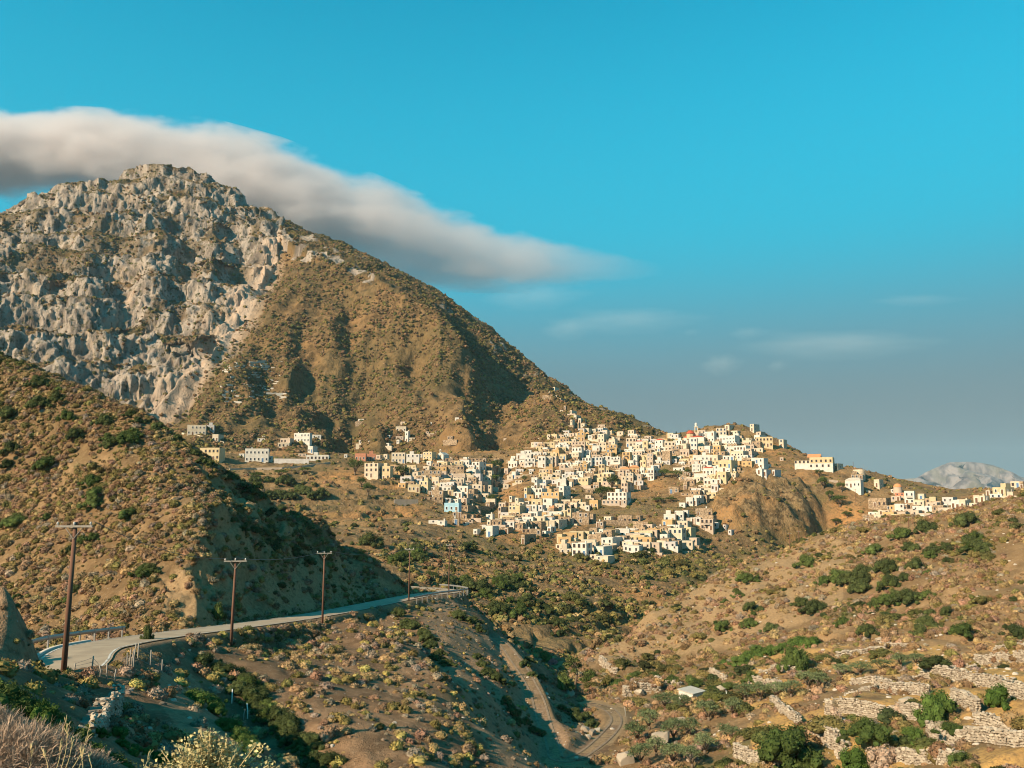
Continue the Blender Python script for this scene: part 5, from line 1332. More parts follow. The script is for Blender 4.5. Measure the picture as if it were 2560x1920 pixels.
# long yellow building with tiled gable on the knoll
g, k = site(2040, 1174); D0 = g[1]
p = P(1987, 1172, D0); root = empty("school_building", p, -0.12 - math.atan2(2040-1280, F))
Wl, Wm = 36*k, 54*k
shell(Wl + Wm, 9, 13*k, "w", root, 0.1, 4)
b = MB(); b.box(0, Wl, 0.02, 9, 13*k, 20*k); b.build("side_wing", ("wall_c",), root)
b = MB(); b.box(Wl, Wl+Wm, -0.15, 9, 13*k, 27.5*k); b.build("main_block", ("wall_y",), root)
hip_roof(Wl-5*k, Wl+24*k, 1, 8, 27.6*k, 9*k, "orange_tile", root, True, 0.3)
b = MB(); b.add([(Wl-5*k, 1.2, 27.5*k), (Wl-5*k, 7.8, 27.5*k), (Wl-5*k, 4.5, 36*k)], [(0, 1, 2)]); b.build("gable", ("wall_c",), root)
for x in np.linspace(Wl+5*k, Wl+Wm-5*k, 5): link("window", WIN[1], root, (x, -0.18, 16*k)); 
for x in np.linspace(Wl+3*k, Wl+Wm-10*k, 4): link("window", WIN[1], root, (x, -0.03, 4*k))
for x in np.linspace(3*k, Wl-4*k, 4): link("window", WIN[1], root, (x, 0, 14*k))
tag(root, "long yellow two-storey building with orange tiled gable on the knoll", "building")
# windmills
def windmill(px, py, wpx, hpx, label, dome=False, sails=True, horse=True):
    g, k = site(px, py); p = P(px, py, g[1]); root = empty("windmill", p, -0.9 - math.atan2(px-1280, F))
    r, H = wpx*k/2, hpx*k
    b = MB()
    if dome:
        lathe(b, [(r*1.08, -3), (r*1.05, 0), (r, H*.62)], 20); b.build("tower", ("wall_p",), root, True)
        b = MB(); lathe(b, [(r*1.06, H*.62), (r*.98, H*.72), (r*.8, H*.86), (r*.45, H*.97), (0.02, H)], 20); b.build("cap", ("orange_tile",), root, True)
    else:
        a = np.linspace(-math.pi/2, math.pi/2, 9)
        ring = [(r*math.cos(t_)*1.0, r*math.sin(t_)) for t_ in a] + [(-r*1.3, r), (-r*1.3, -r)]
        n = len(ring)
        b.add([(x, y, -3) for x, y in ring] + [(x, y, H) for x, y in ring], [(i, (i+1) % n, n+(i+1) % n, n+i) for i in range(n)] + [tuple(range(n, 2*n))])
        b.build("tower", ("wall_c",), root)
        link("door", DOORS[0], root, (-r*0.4, -r-0.03, 0.05))
    if sails:
        s_ = MB()
        for q in np.arange(8) * math.pi / 4:
            s_.tube([(0, 0, 0), (0, 3.6*math.cos(q), 3.6*math.sin(q))], 0.06, 5)
        s_.tube([(-1.2, 0, 0), (0.5, 0, 0)], 0.14, 6)
        o = s_.build("sail_frame", ("grey_wood",), root, loc=(r + 0.6, 0, H*0.8))
    tag(root, label, "windmill", "windmills on the knoll")
windmill(2152, 1196, 22, 22, "flat-topped windmill with bare spoked sails on the knoll")
windmill(2245, 1232, 20, 23, "round windmill with a red domed cap below the knoll", True, False)

# ---------------------------------------------------------------- walls, poles and paths among the houses
def low_wall(pts, h, label, mat="wall_s", th=0.5, only=None):
    ps = [cast(a, b, dmin=170, only=only or FARGROUND) for a, b in pts]
    b = MB()
    for q in range(len(ps)-1):
        a, c = ps[q], ps[q+1]
        d = (c-a)[:2]; d = d / (np.linalg.norm(d)+1e-9); nrm2 = np.array((-d[1], d[0])) * th/2
        V = []
        for s_, pt in ((0, a), (1, c)):
            for sg in (-1, 1):
                V += [(pt[0]+sg*nrm2[0], pt[1]+sg*nrm2[1], pt[2]-1.5), (pt[0]+sg*nrm2[0], pt[1]+sg*nrm2[1], pt[2]+h)]
        o = ps[0]
        b.add([tuple(np.array(v)-o) for v in V], [(0,1,5,4),(2,6,7,3),(1,3,7,5),(0,2,3,1),(4,5,7,6)])
    tag(b.build("retaining_wall", (mat,), None, False, ps[0]), label, "wall")
low_wall([(685,1158),(772,1159)], 2.6, "long grey retaining wall on the road terrace below the crags", "wall_g")
low_wall([(574,1176),(640,1174),(705,1173),(760,1168),(825,1159)], 1.0, "pale parapet of the village road on the left", "wall_p")
low_wall([(455,1085),(500,1092),(545,1104),(560,1108)], 0.9, "pale parapet of the upper road by the left hotel", "wall_c")
low_wall([(985,1258),(1045,1258)], 1.8, "straight stone retaining wall left of the light blue house", "wall_p")
low_wall([(1148,1272),(1225,1276)], 2.0, "stone retaining wall to the right of the light blue house", "wall_s")
low_wall([(1505,1308),(1580,1311),(1620,1314)], 1.6, "stone retaining wall above the lowest village row", "wall_s")
low_wall([(2125,1330),(2160,1322)], 1.0, "cream parapet at the bottom left of the right-hand hamlet", "wall_c")
low_wall([(2065,1202),(2095,1205)], 0.8, "short pale wall below the yellow knoll building", "wall_p")
low_wall([(2128,1222),(2176,1232)], 1.0, "sloping stone wall below the hipped white house on the knoll", "wall_c")
for (px, py, tp, lb) in ((1087,1292,1262,"thin pole in front of the light blue house"),(1130,1280,1250,"thin pole beside the light blue house"),(1294,1234,1200,"thin pole on the bare slope left of centre"),(1286,1320,1284,"thin pole in the lower left tongue"),(1302,1345,1311,"thin pole by the lowest left rim"),
    (1595,1290,1252,"thin pole on the rocky slope right of centre"),(1609,1338,1304,"thin pole above the lowest village row"),(1690,1340,1280,"thin pole before the lower right chapel"),(1732,1330,1292,"thin pole right of the lower right chapel"),(1813,1325,1292,"thin pole on the shaded slope below the outcrop"),
    (1975,1373,1330,"thin pole at the crest of the right hillside"),(1998,1360,1325,"second thin pole at the crest of the right hillside"),(1635,1375,1342,"thin pole beside the lowest village row"),(2140,1265,1222,"thin pole below the white knoll house"),(2171,1318,1288,"thin pole left of the right-hand hamlet"),(2272,1318,1290,"thin pole amid the right-hand hamlet"),(2134,1182,1154,"bent dark pole standing on the knoll skyline"),(1851,1140,1118,"thin pole under the hilltop at the right end")):
    gq = cast(px, py, dmin=170); tq = P(px, tp, gq[1])
    b = MB(); hq = tq[2]-gq[2]; b.tube([(0, 0, -1), (0, 0, hq)], [0.12, 0.08], 6); r_ = empty("street_pole", gq); b.build("pole_shaft", ("pole_wood",), r_)
    b = MB(); b.box(-.6, .6, -.05, .05, hq-.35, hq-.25); b.build("crossarm", ("grey_wood",), r_)
    tag(r_, lb, "utility pole", "poles among the houses")
# drystone lines of the old fields on the mountain
fb = MB()
for q in range(70):
    px, py = RNG.uniform(545, 700), RNG.uniform(905, 1010)
    c0 = cast(px, py, dmin=400, only=("mountain",)); ln_ = RNG.uniform(3, 9)
    c1 = cast(px + ln_*2.5, py + RNG.uniform(-1.5, 2.5), dmin=400, only=("mountain",))
    d = c1-c0
    if np.linalg.norm(d) > 20: continue
    nn_ = np.array((-d[1], d[0], 0))/(np.linalg.norm(d[:2])+1e-9)*0.5
    V = []
    for pt in (c0, c1):
        for sg in (-1, 1): V += [tuple(pt+sg*nn_-(0, 0, 1)), tuple(pt+sg*nn_+(0, 0, RNG.uniform(.7, 1.3)))]
    fb.add(V, [(0,1,5,4),(2,6,7,3),(1,3,7,5),(0,2,3,1),(4,5,7,6)])
tag(link("field_walls", mesh("field_walls", fb.v, fb.f, ("concrete",))), "short pale drystone field walls stepped up the mountain slope", "walls", None, "stuff")

# ---------------------------------------------------------------- trees and shrubs
def tree_mesh_parts(kind, seed):
    rng = np.random.default_rng(seed)
    b = MB()
    L = []
    h = 1.0
    if kind == "pine":
        b.tube([(0,0,-.1),(.02,0,.3),(-.04,0,.6),(.03,0,.95)], [.05,.042,.032,.012], 8)
        for q in range(9):
            z = rng.uniform(.42,.95); a = q*2.4; r = (1.0-z)*.5+.18
            e = (r*math.cos(a), r*math.sin(a), z+.06)
            b.tube([(0,0,z-.08), e], [.016,.006], 5); L.append((*e, rng.uniform(.13,.2)))
        L.append((0,0,.97,.17)); V, Q = leafy(L, 1500, .035, seed, .9, .3, .35, .65); leaf = "pine_leaf"
    elif kind == "cypress":
        b.tube([(0,0,-.1),(0,0,.9)], [.04,.01], 6)
        L = [(rng.normal(0,.02), rng.normal(0,.02), z, .16*(1.08-z)+.03) for z in np.linspace(.15,.96,9)]
        V, Q = leafy(L, 900, .03, seed, .8, .5); leaf = "juniper_leaf"
    else:
        nb = 6
        for q in range(nb):
            a = q*6.28/nb+rng.uniform(-.3,.3); r = rng.uniform(.2,.34)
            e = (r*math.cos(a), r*math.sin(a), rng.uniform(.5,.72))
            b.tube([(0,0,.16),(e[0]*.4,e[1]*.4,.38), e], [.035,.025,.008], 6)
            L.append((e[0], e[1], e[2]+.02, rng.uniform(.17,.26)))
            L.append((e[0]*1.25+rng.normal(0,.05), e[1]*1.25+rng.normal(0,.05), e[2]-.1, rng.uniform(.11,.18)))
        L += [(rng.normal(0,.08), rng.normal(0,.08), .78, .22), (rng.normal(0,.15), rng.normal(0,.15), .66, .22)]
        b.tube([(0,0,-.12),(.02,.01,.1),(0,0,.2)], [.075,.055,.045], 8)
        V, Q = leafy(L, 1500, .032, seed, .9, .45, .45, .85); leaf = {"olive": "olive_leaf", "broad": "lentisk_leaf"}[kind]
    return mesh("trunk", b.v, b.f, ("bark",), None, True), mesh_np("crown", V, Q, (leaf,))
RANK = {}
TM = {k: [tree_mesh_parts(k, 500 + i + len(k) * 10) for i in range(3)] for k in ("olive", "broad", "pine", "cypress")}
def tree(kind, px, py, wpx, hpx, label, group, only=None, dmin=60, name=None):
    g = cast(px, py, dmin=dmin, only=only); s_ = g[1]/F
    root = empty(name or kind + "_tree", g, RNG.uniform(0, 6.28))
    tm = TM[kind][RNG.integers(3)]
    wr = {"olive": 1.0, "broad": 1.0, "pine": 1.05, "cypress": .36}[kind]
    sx = wpx*s_/wr; sz = hpx*s_/1.0
    for nm, me in zip(("trunk", "crown"), tm):
        o = link(nm, me, root); o.scale = (sx, sx, sz)
    tag(root, label, "tree", group)
    if group and "olive" in group: RANK.setdefault(label, []).append((px, root))
for (px, py, w, h, lb) in ((888,1188,40,44,"tall dark tree left of the terracotta house"),(903,1216,28,24,"small round tree below the cream three-storey house"),(920,1238,34,34,"pale green tree on the terraces left of the village"),(1006,1196,44,36,"dark tree below the white cafe in the left cluster"),(1018,1214,24,20,"small dark tree beside the yellow two-storey house"),
    (1241,1186,30,40,"dark tree at the head of the village ravine"),(1236,1214,26,30,"dark tree in the middle of the village ravine"),(1227,1262,24,28,"green tree at the bottom of the village ravine"),(1312,1205,18,18,"small tree below the white houses at upper left"),(1530,1226,38,42,"rounded green tree at the very centre of the village"),(1502,1250,38,36,"green tree left of the central white building"),
    (1522,1244,30,30,"green tree just above the central white building"),(1660,1194,36,24,"dark tree on the slope below the church"),(1690,1196,34,22,"right-hand dark tree on the slope below the church"),(1720,1190,22,20,"small tree at the left foot of the right-hand houses"),(1645,1258,36,16,"low green tree on the rocky slope right of centre"),(1680,1256,34,14,"second low green tree on the rocky slope right of centre"),
    (1545,1350,34,16,"low green tree above the lowest village row"),(2048,1192,24,20,"topmost tree on the knoll, below the yellow building"),(2058,1222,34,34,"largest rounded tree on the knoll"),(2074,1252,24,28,"tree beside the cliff edge under the knoll"),(2104,1230,26,26,"round tree left of the white hipped house"),(2100,1266,42,30,"broad tree on the orange slope under the knoll"),
    (2118,1294,28,18,"low tree above the right-hand hamlet's left end"),(2090,1312,30,18,"low tree at the foot of the orange slope"),(2110,1340,46,30,"dark tree at the crest left of the hamlet"),(700,1192,40,20,"low green tree under the village road"),(760,1186,36,20,"second low green tree under the village road"),(640,1200,40,22,"low dark tree below the left road terrace")):
    tree("broad", px, py, w, h, lb, "trees among the houses", FARGROUND, 170, "village_tree")
tree("cypress", 1691, 1092, 8, 14, "small dark cypress on the skyline left of the church", "skyline cypresses", FARGROUND, 170)
tree("cypress", 1702, 1092, 7, 12, "second small dark cypress on the skyline left of the church", "skyline cypresses", FARGROUND, 170)
tree("pine", 1440, 1736, 80, 80, "dark umbrella-shaped pine standing alone in the ravine", None)
for i, (px, py, w, h) in enumerate(((1592,1856,66,52),(1622,1824,62,50),(1684,1852,66,56),(1724,1846,60,52),(1772,1802,66,50),(1832,1792,56,50),(1662,1772,56,40),(1704,1778,54,42),(1862,1752,60,44),(1902,1750,60,44),(1940,1746,60,42),(1978,1742,56,42),(2020,1722,56,44),(2048,1724,50,44),(1762,1886,66,54),
    (1822,1856,56,46),(1602,1912,64,52),(1682,1912,66,54),(2104,1694,54,34),(2152,1688,56,34),(2204,1680,50,34),(2252,1668,52,36),(2290,1664,44,32),(1640,1890,60,50),(1730,1920,66,54))):
    tree("olive", px, py, w, h, "grey-green olive tree in the grove by the terraces", "olive trees by the terraces", ("right_hill",))
def lump(r, seed, n, leaf, ls):
    rng = np.random.default_rng(seed)
    L = shrub_lobes(rng, 10) + [(1.25*math.cos(q)*rng.uniform(.5, 1), 1.25*math.sin(q)*rng.uniform(.5, 1), rng.uniform(.05, .25), rng.uniform(.18, .34)) for q in rng.uniform(0, 6.28, 8)]
    V, Q = join((core(L, .68, seed), leafy(L, n, ls, seed, .8, .66, .55)))
    return tri_quads("shrub", V, Q, (leaf,))
SHM = {k: [lump(1, 700+i, 2600, k, .04) for i in range(3)] for k in ("lentisk_leaf", "juniper_leaf", "vivid_leaf")}
SHM["dry_twig"] = [lump(1, 720+i, 1600, "dry_twig", .05) for i in range(2)]
def shrub(px, py, wpx, kind, label, group, tall=.62, only=None, dmin=8, name="shrub", hpx=None):
    g = cast(px, py, dmin=dmin, only=only); s_ = g[1]/F
    o = link(name, SHM[kind][RNG.integers(len(SHM[kind]))], None, g, RNG.uniform(0, 6.28))
    r = wpx*s_/2/1.05
    o.scale = (r*RNG.uniform(.8, 1.25), r*RNG.uniform(.75, 1.2), (hpx*s_/1.0 if hpx else r*tall*1.4))
    o.location.z -= 0.06*r
    tag(o, label, "shrub", group)
    if group: RANK.setdefault(label, []).append((px, o))
for (x0, x1, yb, h, kd, lb) in ((2279,2401,1798,68,"vivid_leaf","large rounded green shrub against the middle terrace wall"),(1900,2052,1893,76,"lentisk_leaf","largest dark green shrub on the lower left terrace"),(2115,2222,1845,44,"lentisk_leaf","dark green shrub at the foot of the longest terrace wall"),(2252,2326,1863,44,"vivid_leaf","bright green shrub left of the low right terrace wall"),
    (2455,2541,1765,52,"vivid_leaf","green shrub at the right end of the upper terrace wall"),(2341,2419,1830,26,"lentisk_leaf","low olive shrub between the two right terrace walls"),(2094,2200,1930,58,"vivid_leaf","green shrub cut by the bottom edge below the terraces"),(2170,2264,1915,50,"dry_twig","dry grey-brown bush below the terraces"),(1945,2043,1928,28,"lentisk_leaf","low dark shrub at the bottom edge left of the terraces"),
    (2368,2434,1908,30,"lentisk_leaf","small dark shrub at the lower right below the walls"),(2097,2127,1857,18,"juniper_leaf","tiny dark shrub beside the short lower wall"),(2234,2276,1790,30,"dry_twig","small dry bush beside the rock on the middle terrace"),(1940,2020,1672,56,"lentisk_leaf","tall grey-green bush at the foot of the right hillside"),(2070,2110,1810,40,"dry_twig","dry brown bush below the long terrace wall"),
    (350,382,1600,38,"juniper_leaf","small juniper at the road edge beside the gate"),(525,560,1545,36,"lentisk_leaf","lone green bush beside the road under the shaded cutting"),(1860,1905,1705,26,"lentisk_leaf","low green bush above the white hut"),(1460,1500,1700,26,"lentisk_leaf","green bush right of the lone pine"),(1385,1430,1722,34,"lentisk_leaf","green bush left of the lone pine"),(1370,1395,1660,16,"pink_flower","small pink flowering oleander in the ravine"),(1342,1384,1660,30,"vivid_leaf","green bush beside the pink oleander")):
    if kd == "pink_flower" and "pink_flower" not in SHM: SHM["pink_flower"] = [lump(1, 740, 900, "pink_flower", .06)]
    shrub((x0+x1)/2, yb, x1-x0, kd, lb, None, hpx=h)
def area_of(poly, n, wpx, kinds, label, tall=.55, only=None):
    pp = np.array(poly); k = 0
    while k < n:
        px, py = RNG.uniform(pp[:, 0].min(), pp[:, 0].max()), RNG.uniform(pp[:, 1].min(), pp[:, 1].max())
        if not in_poly(px, py, poly) or float(noise3(px/90, py/45, 0.5, 77)) < -.12: continue
        k += 1
        shrub(px, py, wpx*RNG.uniform(.5, 1.5), kinds[RNG.integers(len(kinds))], label, label.split(" on ")[0] + "s: " + " ".join(label.split()[-4:]), tall, only)
def strip_of(line, wpx, step, kind, label, group, jitter=8, tall=.6):
    pts = np.array(line, float); sg = np.r_[0, np.cumsum(np.hypot(*np.diff(pts, axis=0).T))]
    for q in np.arange(0, sg[-1], step * 1.22):
        px = np.interp(q, sg, pts[:, 0]) + RNG.normal(0, jitter); py = np.interp(q, sg, pts[:, 1]) + RNG.normal(0, jitter*.6)
        shrub(px, py + wpx*.2, wpx*RNG.uniform(.75, 1.25), kind, label, group, tall)
for ln_, w_, st_, kd, lb in (
    ([(1000,1535),(1045,1575),(1090,1620),(1125,1660)], 48, 17, "juniper_leaf", "dark shrub in the strip descending from the road's end"),
    ([(1140,1530),(1170,1548),(1200,1570)], 42, 18, "juniper_leaf", "dark shrub in the strip below the far rail"),
    ([(1185,1645),(1225,1680),(1268,1715)], 40, 16, "juniper_leaf", "dark shrub in the shaded spur's middle strip"),
    ([(1318,1645),(1340,1668),(1356,1695)], 32, 16, "juniper_leaf", "dark shrub outside the top of the track"),
    ([(1255,1755),(1300,1785),(1335,1825),(1345,1850)], 42, 16, "juniper_leaf", "dark shrub in the strip left of the track"),
    ([(1418,1765),(1455,1785),(1495,1818)], 42, 15, "juniper_leaf", "dark shrub between track and ravine bend"),
    ([(530,1655),(580,1690),(640,1745),(700,1800),(760,1850),(830,1905)], 70, 21, "juniper_leaf", "dark shrub filling the gully below the leaning pole"),
    ([(600,1690),(660,1760),(730,1830),(790,1890)], 60, 26, "lentisk_leaf", "green shrub on the right bank of the gully"),
    ([(505,1735),(540,1780),(590,1830),(640,1880)], 62, 22, "vivid_leaf", "bright green shrub along the left side of the gully"),
    ([(240,1815),(300,1850),(370,1880),(440,1905),(520,1925)], 56, 22, "vivid_leaf", "bright green shrub in the strip below the ruined wall"),
    ([(600,1290),(650,1330),(720,1370),(780,1400)], 40, 20, "juniper_leaf", "dark shrub on the left hill's shaded shoulder"),
    ([(330,1035),(420,1085),(500,1140),(580,1195),(660,1240),(740,1285),(830,1340)], 36, 24, "juniper_leaf", "dark shrub along the skyline of the left hill"),
    ([(1080,1440),(1150,1460),(1230,1450),(1320,1480),(1380,1530),(1400,1580)], 44, 22, "juniper_leaf", "dark bush in the thicket below the village"),
    ([(640,1195),(720,1205),(800,1225),(700,1230),(620,1215)], 46, 24, "juniper_leaf", "dark bush in the hollow below the village road"),
    ([(1530,1700),(1600,1690),(1680,1690),(1760,1720),(1830,1715)], 40, 30, "lentisk_leaf", "green shrub among ruined walls by the ravine"),
    ([(1860,1640),(1950,1620),(2040,1600),(1800,1660)], 50, 26, "vivid_leaf", "green shrub banded across the lower right hillside"),
    ):
    strip_of(ln_, w_, st_, kd, lb, lb.split(" in the ")[0] + " group: " + " ".join(lb.split()[-5:]))

area_of([(1780,1460),(1960,1400),(2000,1520),(1900,1600),(1760,1580)], 16, 36, ("lentisk_leaf", "juniper_leaf"), "olive shrub on the right hillside's bare left part", .72, ("right_hill",))
area_of([(2010,1400),(2300,1330),(2560,1290),(2560,1440),(2300,1470),(2050,1500)], 30, 48, ("lentisk_leaf", "juniper_leaf", "juniper_leaf"), "dark olive shrub on the right hillside's upper half", .72, ("right_hill",))
area_of([(2000,1510),(2300,1480),(2560,1450),(2560,1600),(2300,1600),(2050,1600)], 20, 44, ("lentisk_leaf", "juniper_leaf"), "olive shrub on the right hillside's lower half", .72, ("right_hill",))
area_of([(0,930),(120,960),(330,1080),(420,1180),(250,1220),(0,1180)], 17, 46, ("juniper_leaf", "lentisk_leaf"), "dark shrub high on the left hill", .72, ("left_hill",))
area_of([(0,1220),(250,1240),(400,1330),(400,1430),(250,1500),(0,1540)], 14, 46, ("lentisk_leaf", "juniper_leaf"), "green shrub low on the left hill", .72, ("left_hill",))
area_of([(900,1330),(1100,1370),(1300,1420),(1380,1560),(1250,1540),(1080,1440),(930,1400)], 18, 46, ("juniper_leaf", "lentisk_leaf"), "dark bush on the broad slope below the village", .72, ("village_hill",))
# ---------------------------------------------------------------- drystone walls
import bmesh
t = NT("drystone", 0.95, 0.12)
oi = t.new("ShaderNodeObjectInfo")
n1 = t.noise(5, 4, 0.6)
t.color(t.mix(t.math('MULTIPLY', n1, 0.6), t.mix(oi.outputs["Random"], (0.25, 0.195, 0.14), (0.47, 0.395, 0.30)), (0.25, 0.205, 0.16)))
t.bump(n1, 0.04, 0.6)
t = NT("rubble", 0.95); t.color(t.mix(t.noise(3, 4), (0.12, 0.09, 0.065), (0.26, 0.2, 0.145)))
def hull_stone(seed, sx=1.0, sy=.8, sz=.65, n=13):
    rng = np.random.default_rng(seed); bm = bmesh.new()
    d = rng.normal(size=(n, 3)); d /= np.abs(d).max(1, keepdims=True) ** .55 * np.linalg.norm(d, axis=1, keepdims=True) ** .45
    for v in d * (sx/2, sy/2, sz/2) * rng.uniform(.88, 1.1, (n, 1)): bm.verts.new(v)
    bmesh.ops.convex_hull(bm, input=bm.verts)
    loose = [v for v in bm.verts if not v.link_faces]
    bmesh.ops.delete(bm, geom=loose, context='VERTS')
    me = bpy.data.meshes.new("stone"); bm.to_mesh(me); bm.free(); me.materials.append(MATS["drystone"])
    return me
STONES = [hull_stone(900+i) for i in range(9)]
def drystone(p0, p1, h0, h1, label, size=0.36, cap=280, th=0.55, name="drystone_wall"):
    """each stone of the visible face and top is its own piece over a rubble fill"""
    p0, p1 = np.array(p0), np.array(p1)
    d = p1 - p0; ln = float(np.hypot(d[0], d[1])); tx, ty = d[0]/ln, d[1]/ln
    nx, ny = ty, -tx
    if nx*(p0[0]+p1[0]) + ny*(p0[1]+p1[1]) > 0: nx, ny = -nx, -ny
    ns = max(int(ln/.5), 2)
    s = np.linspace(0, ln, ns)
    gz = np.array([float(ground(p0[0]+tx*q+nx*.3, p0[1]+ty*q+ny*.3)) for q in s])
    top = gz + np.interp(s, [0, ln], [h0, h1]) + RNG.normal(0, .07, ns)
    root = empty(name, (p0[0], p0[1], gz[0]))
    base = np.array((p0[0], p0[1], gz[0]))
    V = []
    for q, z0, z1 in zip(s, gz, top):
        for o in (.12, -th):
            for z in (z0-.8, z1-.16): V.append((tx*q+nx*o, ty*q+ny*o, z-gz[0]))
    Fc = []
    for i in range(ns-1):
        a, c = 4*i, 4*i+4
        Fc += [(a, a+1, c+1, c), (a+2, c+2, c+3, a+3), (a+1, a+3, c+3, c+1)]
    Fc += [(0, 2, 3, 1), (4*ns-4, 4*ns-3, 4*ns-1, 4*ns-2)]
    link("fill", mesh("fill", V, Fc, ("rubble",)), root)
    area = ln*(h0+h1)/2
    size = max(size, math.sqrt(area*1.35/cap))
    rz = math.atan2(ty, tx); cnt_ = 0
    q = 0.0
    row = 0; hmax = max(h0, h1)
    z = size*.2
    while z < hmax + size*.2:
        q = RNG.uniform(0, size*.5)
        while q < ln:
            w = size*RNG.uniform(.6, 1.35)
            hh_ = np.interp(q, [0, ln], [h0, h1])
            if z < hh_ + size*.1 + RNG.normal(0, .05):
                g = np.interp(q, s, gz)
                o = link("stone", STONES[RNG.integers(9)], root, (tx*q+nx*(.12+RNG.normal(0, .03)), ty*q+ny*(.12+RNG.normal(0, .03)), g-gz[0]+z))
                o.rotation_euler = (RNG.normal(0, .25), RNG.normal(0, .2), rz+RNG.normal(0, .35)); o.scale = (w*1.12, size*RNG.uniform(.8, 1.2), size*RNG.uniform(.75, 1.15))
                cnt_ += 1
            q += w*.82
        z += size*.56
    for q in (-.02, ln + .02):
        hh_ = h0 if q < 1e-3 else h1; g = gz[0] if q < 1e-3 else gz[-1]; z = size*.2
        while z < hh_ + size*.1:
            for off in (-.1, -.36):
                o = link("stone", STONES[RNG.integers(9)], root, (tx*q+nx*off, ty*q+ny*off, g-gz[0]+z))
                o.rotation_euler = (RNG.normal(0, .25), RNG.normal(0, .2), RNG.uniform(0, 6)); o.scale = (size*1.15, size*1.1, size*RNG.uniform(.75, 1.15))
            z += size*.58
    q = 0.0
    while q < ln and cnt_ < 330:
        w = size*RNG.uniform(.8, 1.4)
        for off in (-.05, -.38):
            o = link("stone", STONES[RNG.integers(9)], root, (tx*q+nx*off, ty*q+ny*off, np.interp(q, s, top)-gz[0]-.08))
            o.rotation_euler = (RNG.normal(0, .2), RNG.normal(0, .2), rz+RNG.normal(0, .5)); o.scale = (w*1.1, size, size*.9)
        q += w*.85
    tag(root, label, "stone wall", "drystone terrace walls")
WLAB = ["topmost drystone wall at the right edge of the terraces","tall drystone wall below the topmost one at the right edge","low drystone wall joining the upper terraces, left of the topmost","long high drystone wall of the upper terrace behind the big shrub","low slanting drystone wall left of the upper terrace wall",
        "drystone wall of the second terrace, left of the round shrub","short low drystone wall left of the second terrace","longest drystone wall, across the middle terrace","drystone wall right of the largest dark shrub","drystone wall at the lower right beside brown scrub",
        "drystone wall at the bottom edge right of centre","drystone wall right of the big round green shrub","drystone wall at the bottom edge left of the largest shrub","thin ruined drystone wall above the olive row","higher ruined drystone wall on the right hillside",
        "narrow drystone wall running towards the viewer left of the terraces","small ruined drystone wall above the white hut","low drystone wall behind the orange clearing","drystone wall on the left of the orange clearing","drystone wall fragment at the ravine's right bank",
        "low ruined drystone wall beside the hut's field","dark retaining drystone wall above the ravine bend","drystone wall running off the right edge below the green shrub","lowest drystone wall running off the right edge","middle drystone wall running off the right edge","short drystone wall at the right end of the olive row"]
for (p0, p1, h), lb in zip(WALL3, WLAB):
    drystone(p0, p1, h, h*RNG.uniform(.85, 1.05), lb, 0.38 if p0[1] < 125 else 0.5)
a_, b_, c_ = cast(300, 1772), cast(262, 1796), cast(214, 1832)
drystone(a_, b_, 1.25, 0.95, "ruined stone wall stub, its taller end near the path", 0.24, name="ruined_wall")
drystone(b_, c_, 0.8, 0.35, "lower tumbled end of the ruined stone wall above the green strip", 0.24, name="ruined_wall")
# boulders
def boulder(px, py, wpx, label, hr=.7, group=None):
    g = cast(px, py); s_ = wpx*g[1]/F
    o = link("boulder", hull_stone(int(px+py*3), 1, .85, hr, 26), None, g + np.array((0, 0, s_*hr*.3)), RNG.uniform(0, 6))
    o.scale = (s_,)*3
    tag(o, label, "boulder", group)
for (px, py, w, lb) in ((1462,1830,26,"pale boulder at the left of the heap in the ravine"),(1480,1838,24,"pale boulder in the middle of the heap in the ravine"),(1494,1828,18,"pale boulder at the right of the heap in the ravine"),(1470,1846,18,"lowest pale boulder of the heap in the ravine"),(1568,1910,52,"big pale rock at the bottom edge by the olive grove"),
    (1655,1860,56,"broad pale rock among the olive trees"),(1700,1812,34,"pale rock slab above the olive grove"),(2108,1806,18,"white pointed stone below the longest terrace wall"),(2470,1702,18,"upright white stone on the upper terrace"),(2268,1762,36,"grey boulder at the end of the second terrace wall"),(2356,1660,14,"white stone beside the scrub above the terraces"),
    (1800,1730,30,"pale rock slab right of the white hut"),(1600,1735,26,"pale rock at the edge of the ravine bend"),(1480,1905,22,"flat pale stone in the track's fork"),(1440,1900,16,"small pale stone in the ravine bed"),(1425,1738,22,"pale rock at the foot of the lone pine")):
    boulder(px, py, w, lb)
# white hut
g = cast(1697, 1752); s_ = g[1]/F
root = empty("field_hut", g, -0.62 - math.atan2(1733-1280, F))
W, Dp, H = 34*s_/math.cos(.62), 40*s_/math.sin(.62)*.72, 26*s_
b = MB(); b.add([(0,0,-1),(W,0,-1),(W,Dp,-1),(0,Dp,-1),(0,0,H),(W,0,H*.82),(W,Dp,H*.82),(0,Dp,H)], [(0,1,5,4),(1,2,6,5),(2,3,7,6),(3,0,4,7)]); b.build("wall", ("wall_w",), root)
b = MB(); b.add([(-.15,-.15,H+.02),(W+.15,-.15,H*.82+.0),(W+.15,Dp+.15,H*.82),(-.15,Dp+.15,H+.02),(-.15,-.15,H+.12),(W+.15,-.15,H*.82+.1),(W+.15,Dp+.15,H*.82+.1),(-.15,Dp+.15,H+.12)], [(0,3,2,1),(4,5,6,7),(0,1,5,4),(1,2,6,5),(2,3,7,6),(3,0,4,7)]); b.build("roof", ("concrete",), root)
tag(root, "small white flat-roofed hut beside the olive trees", "hut")

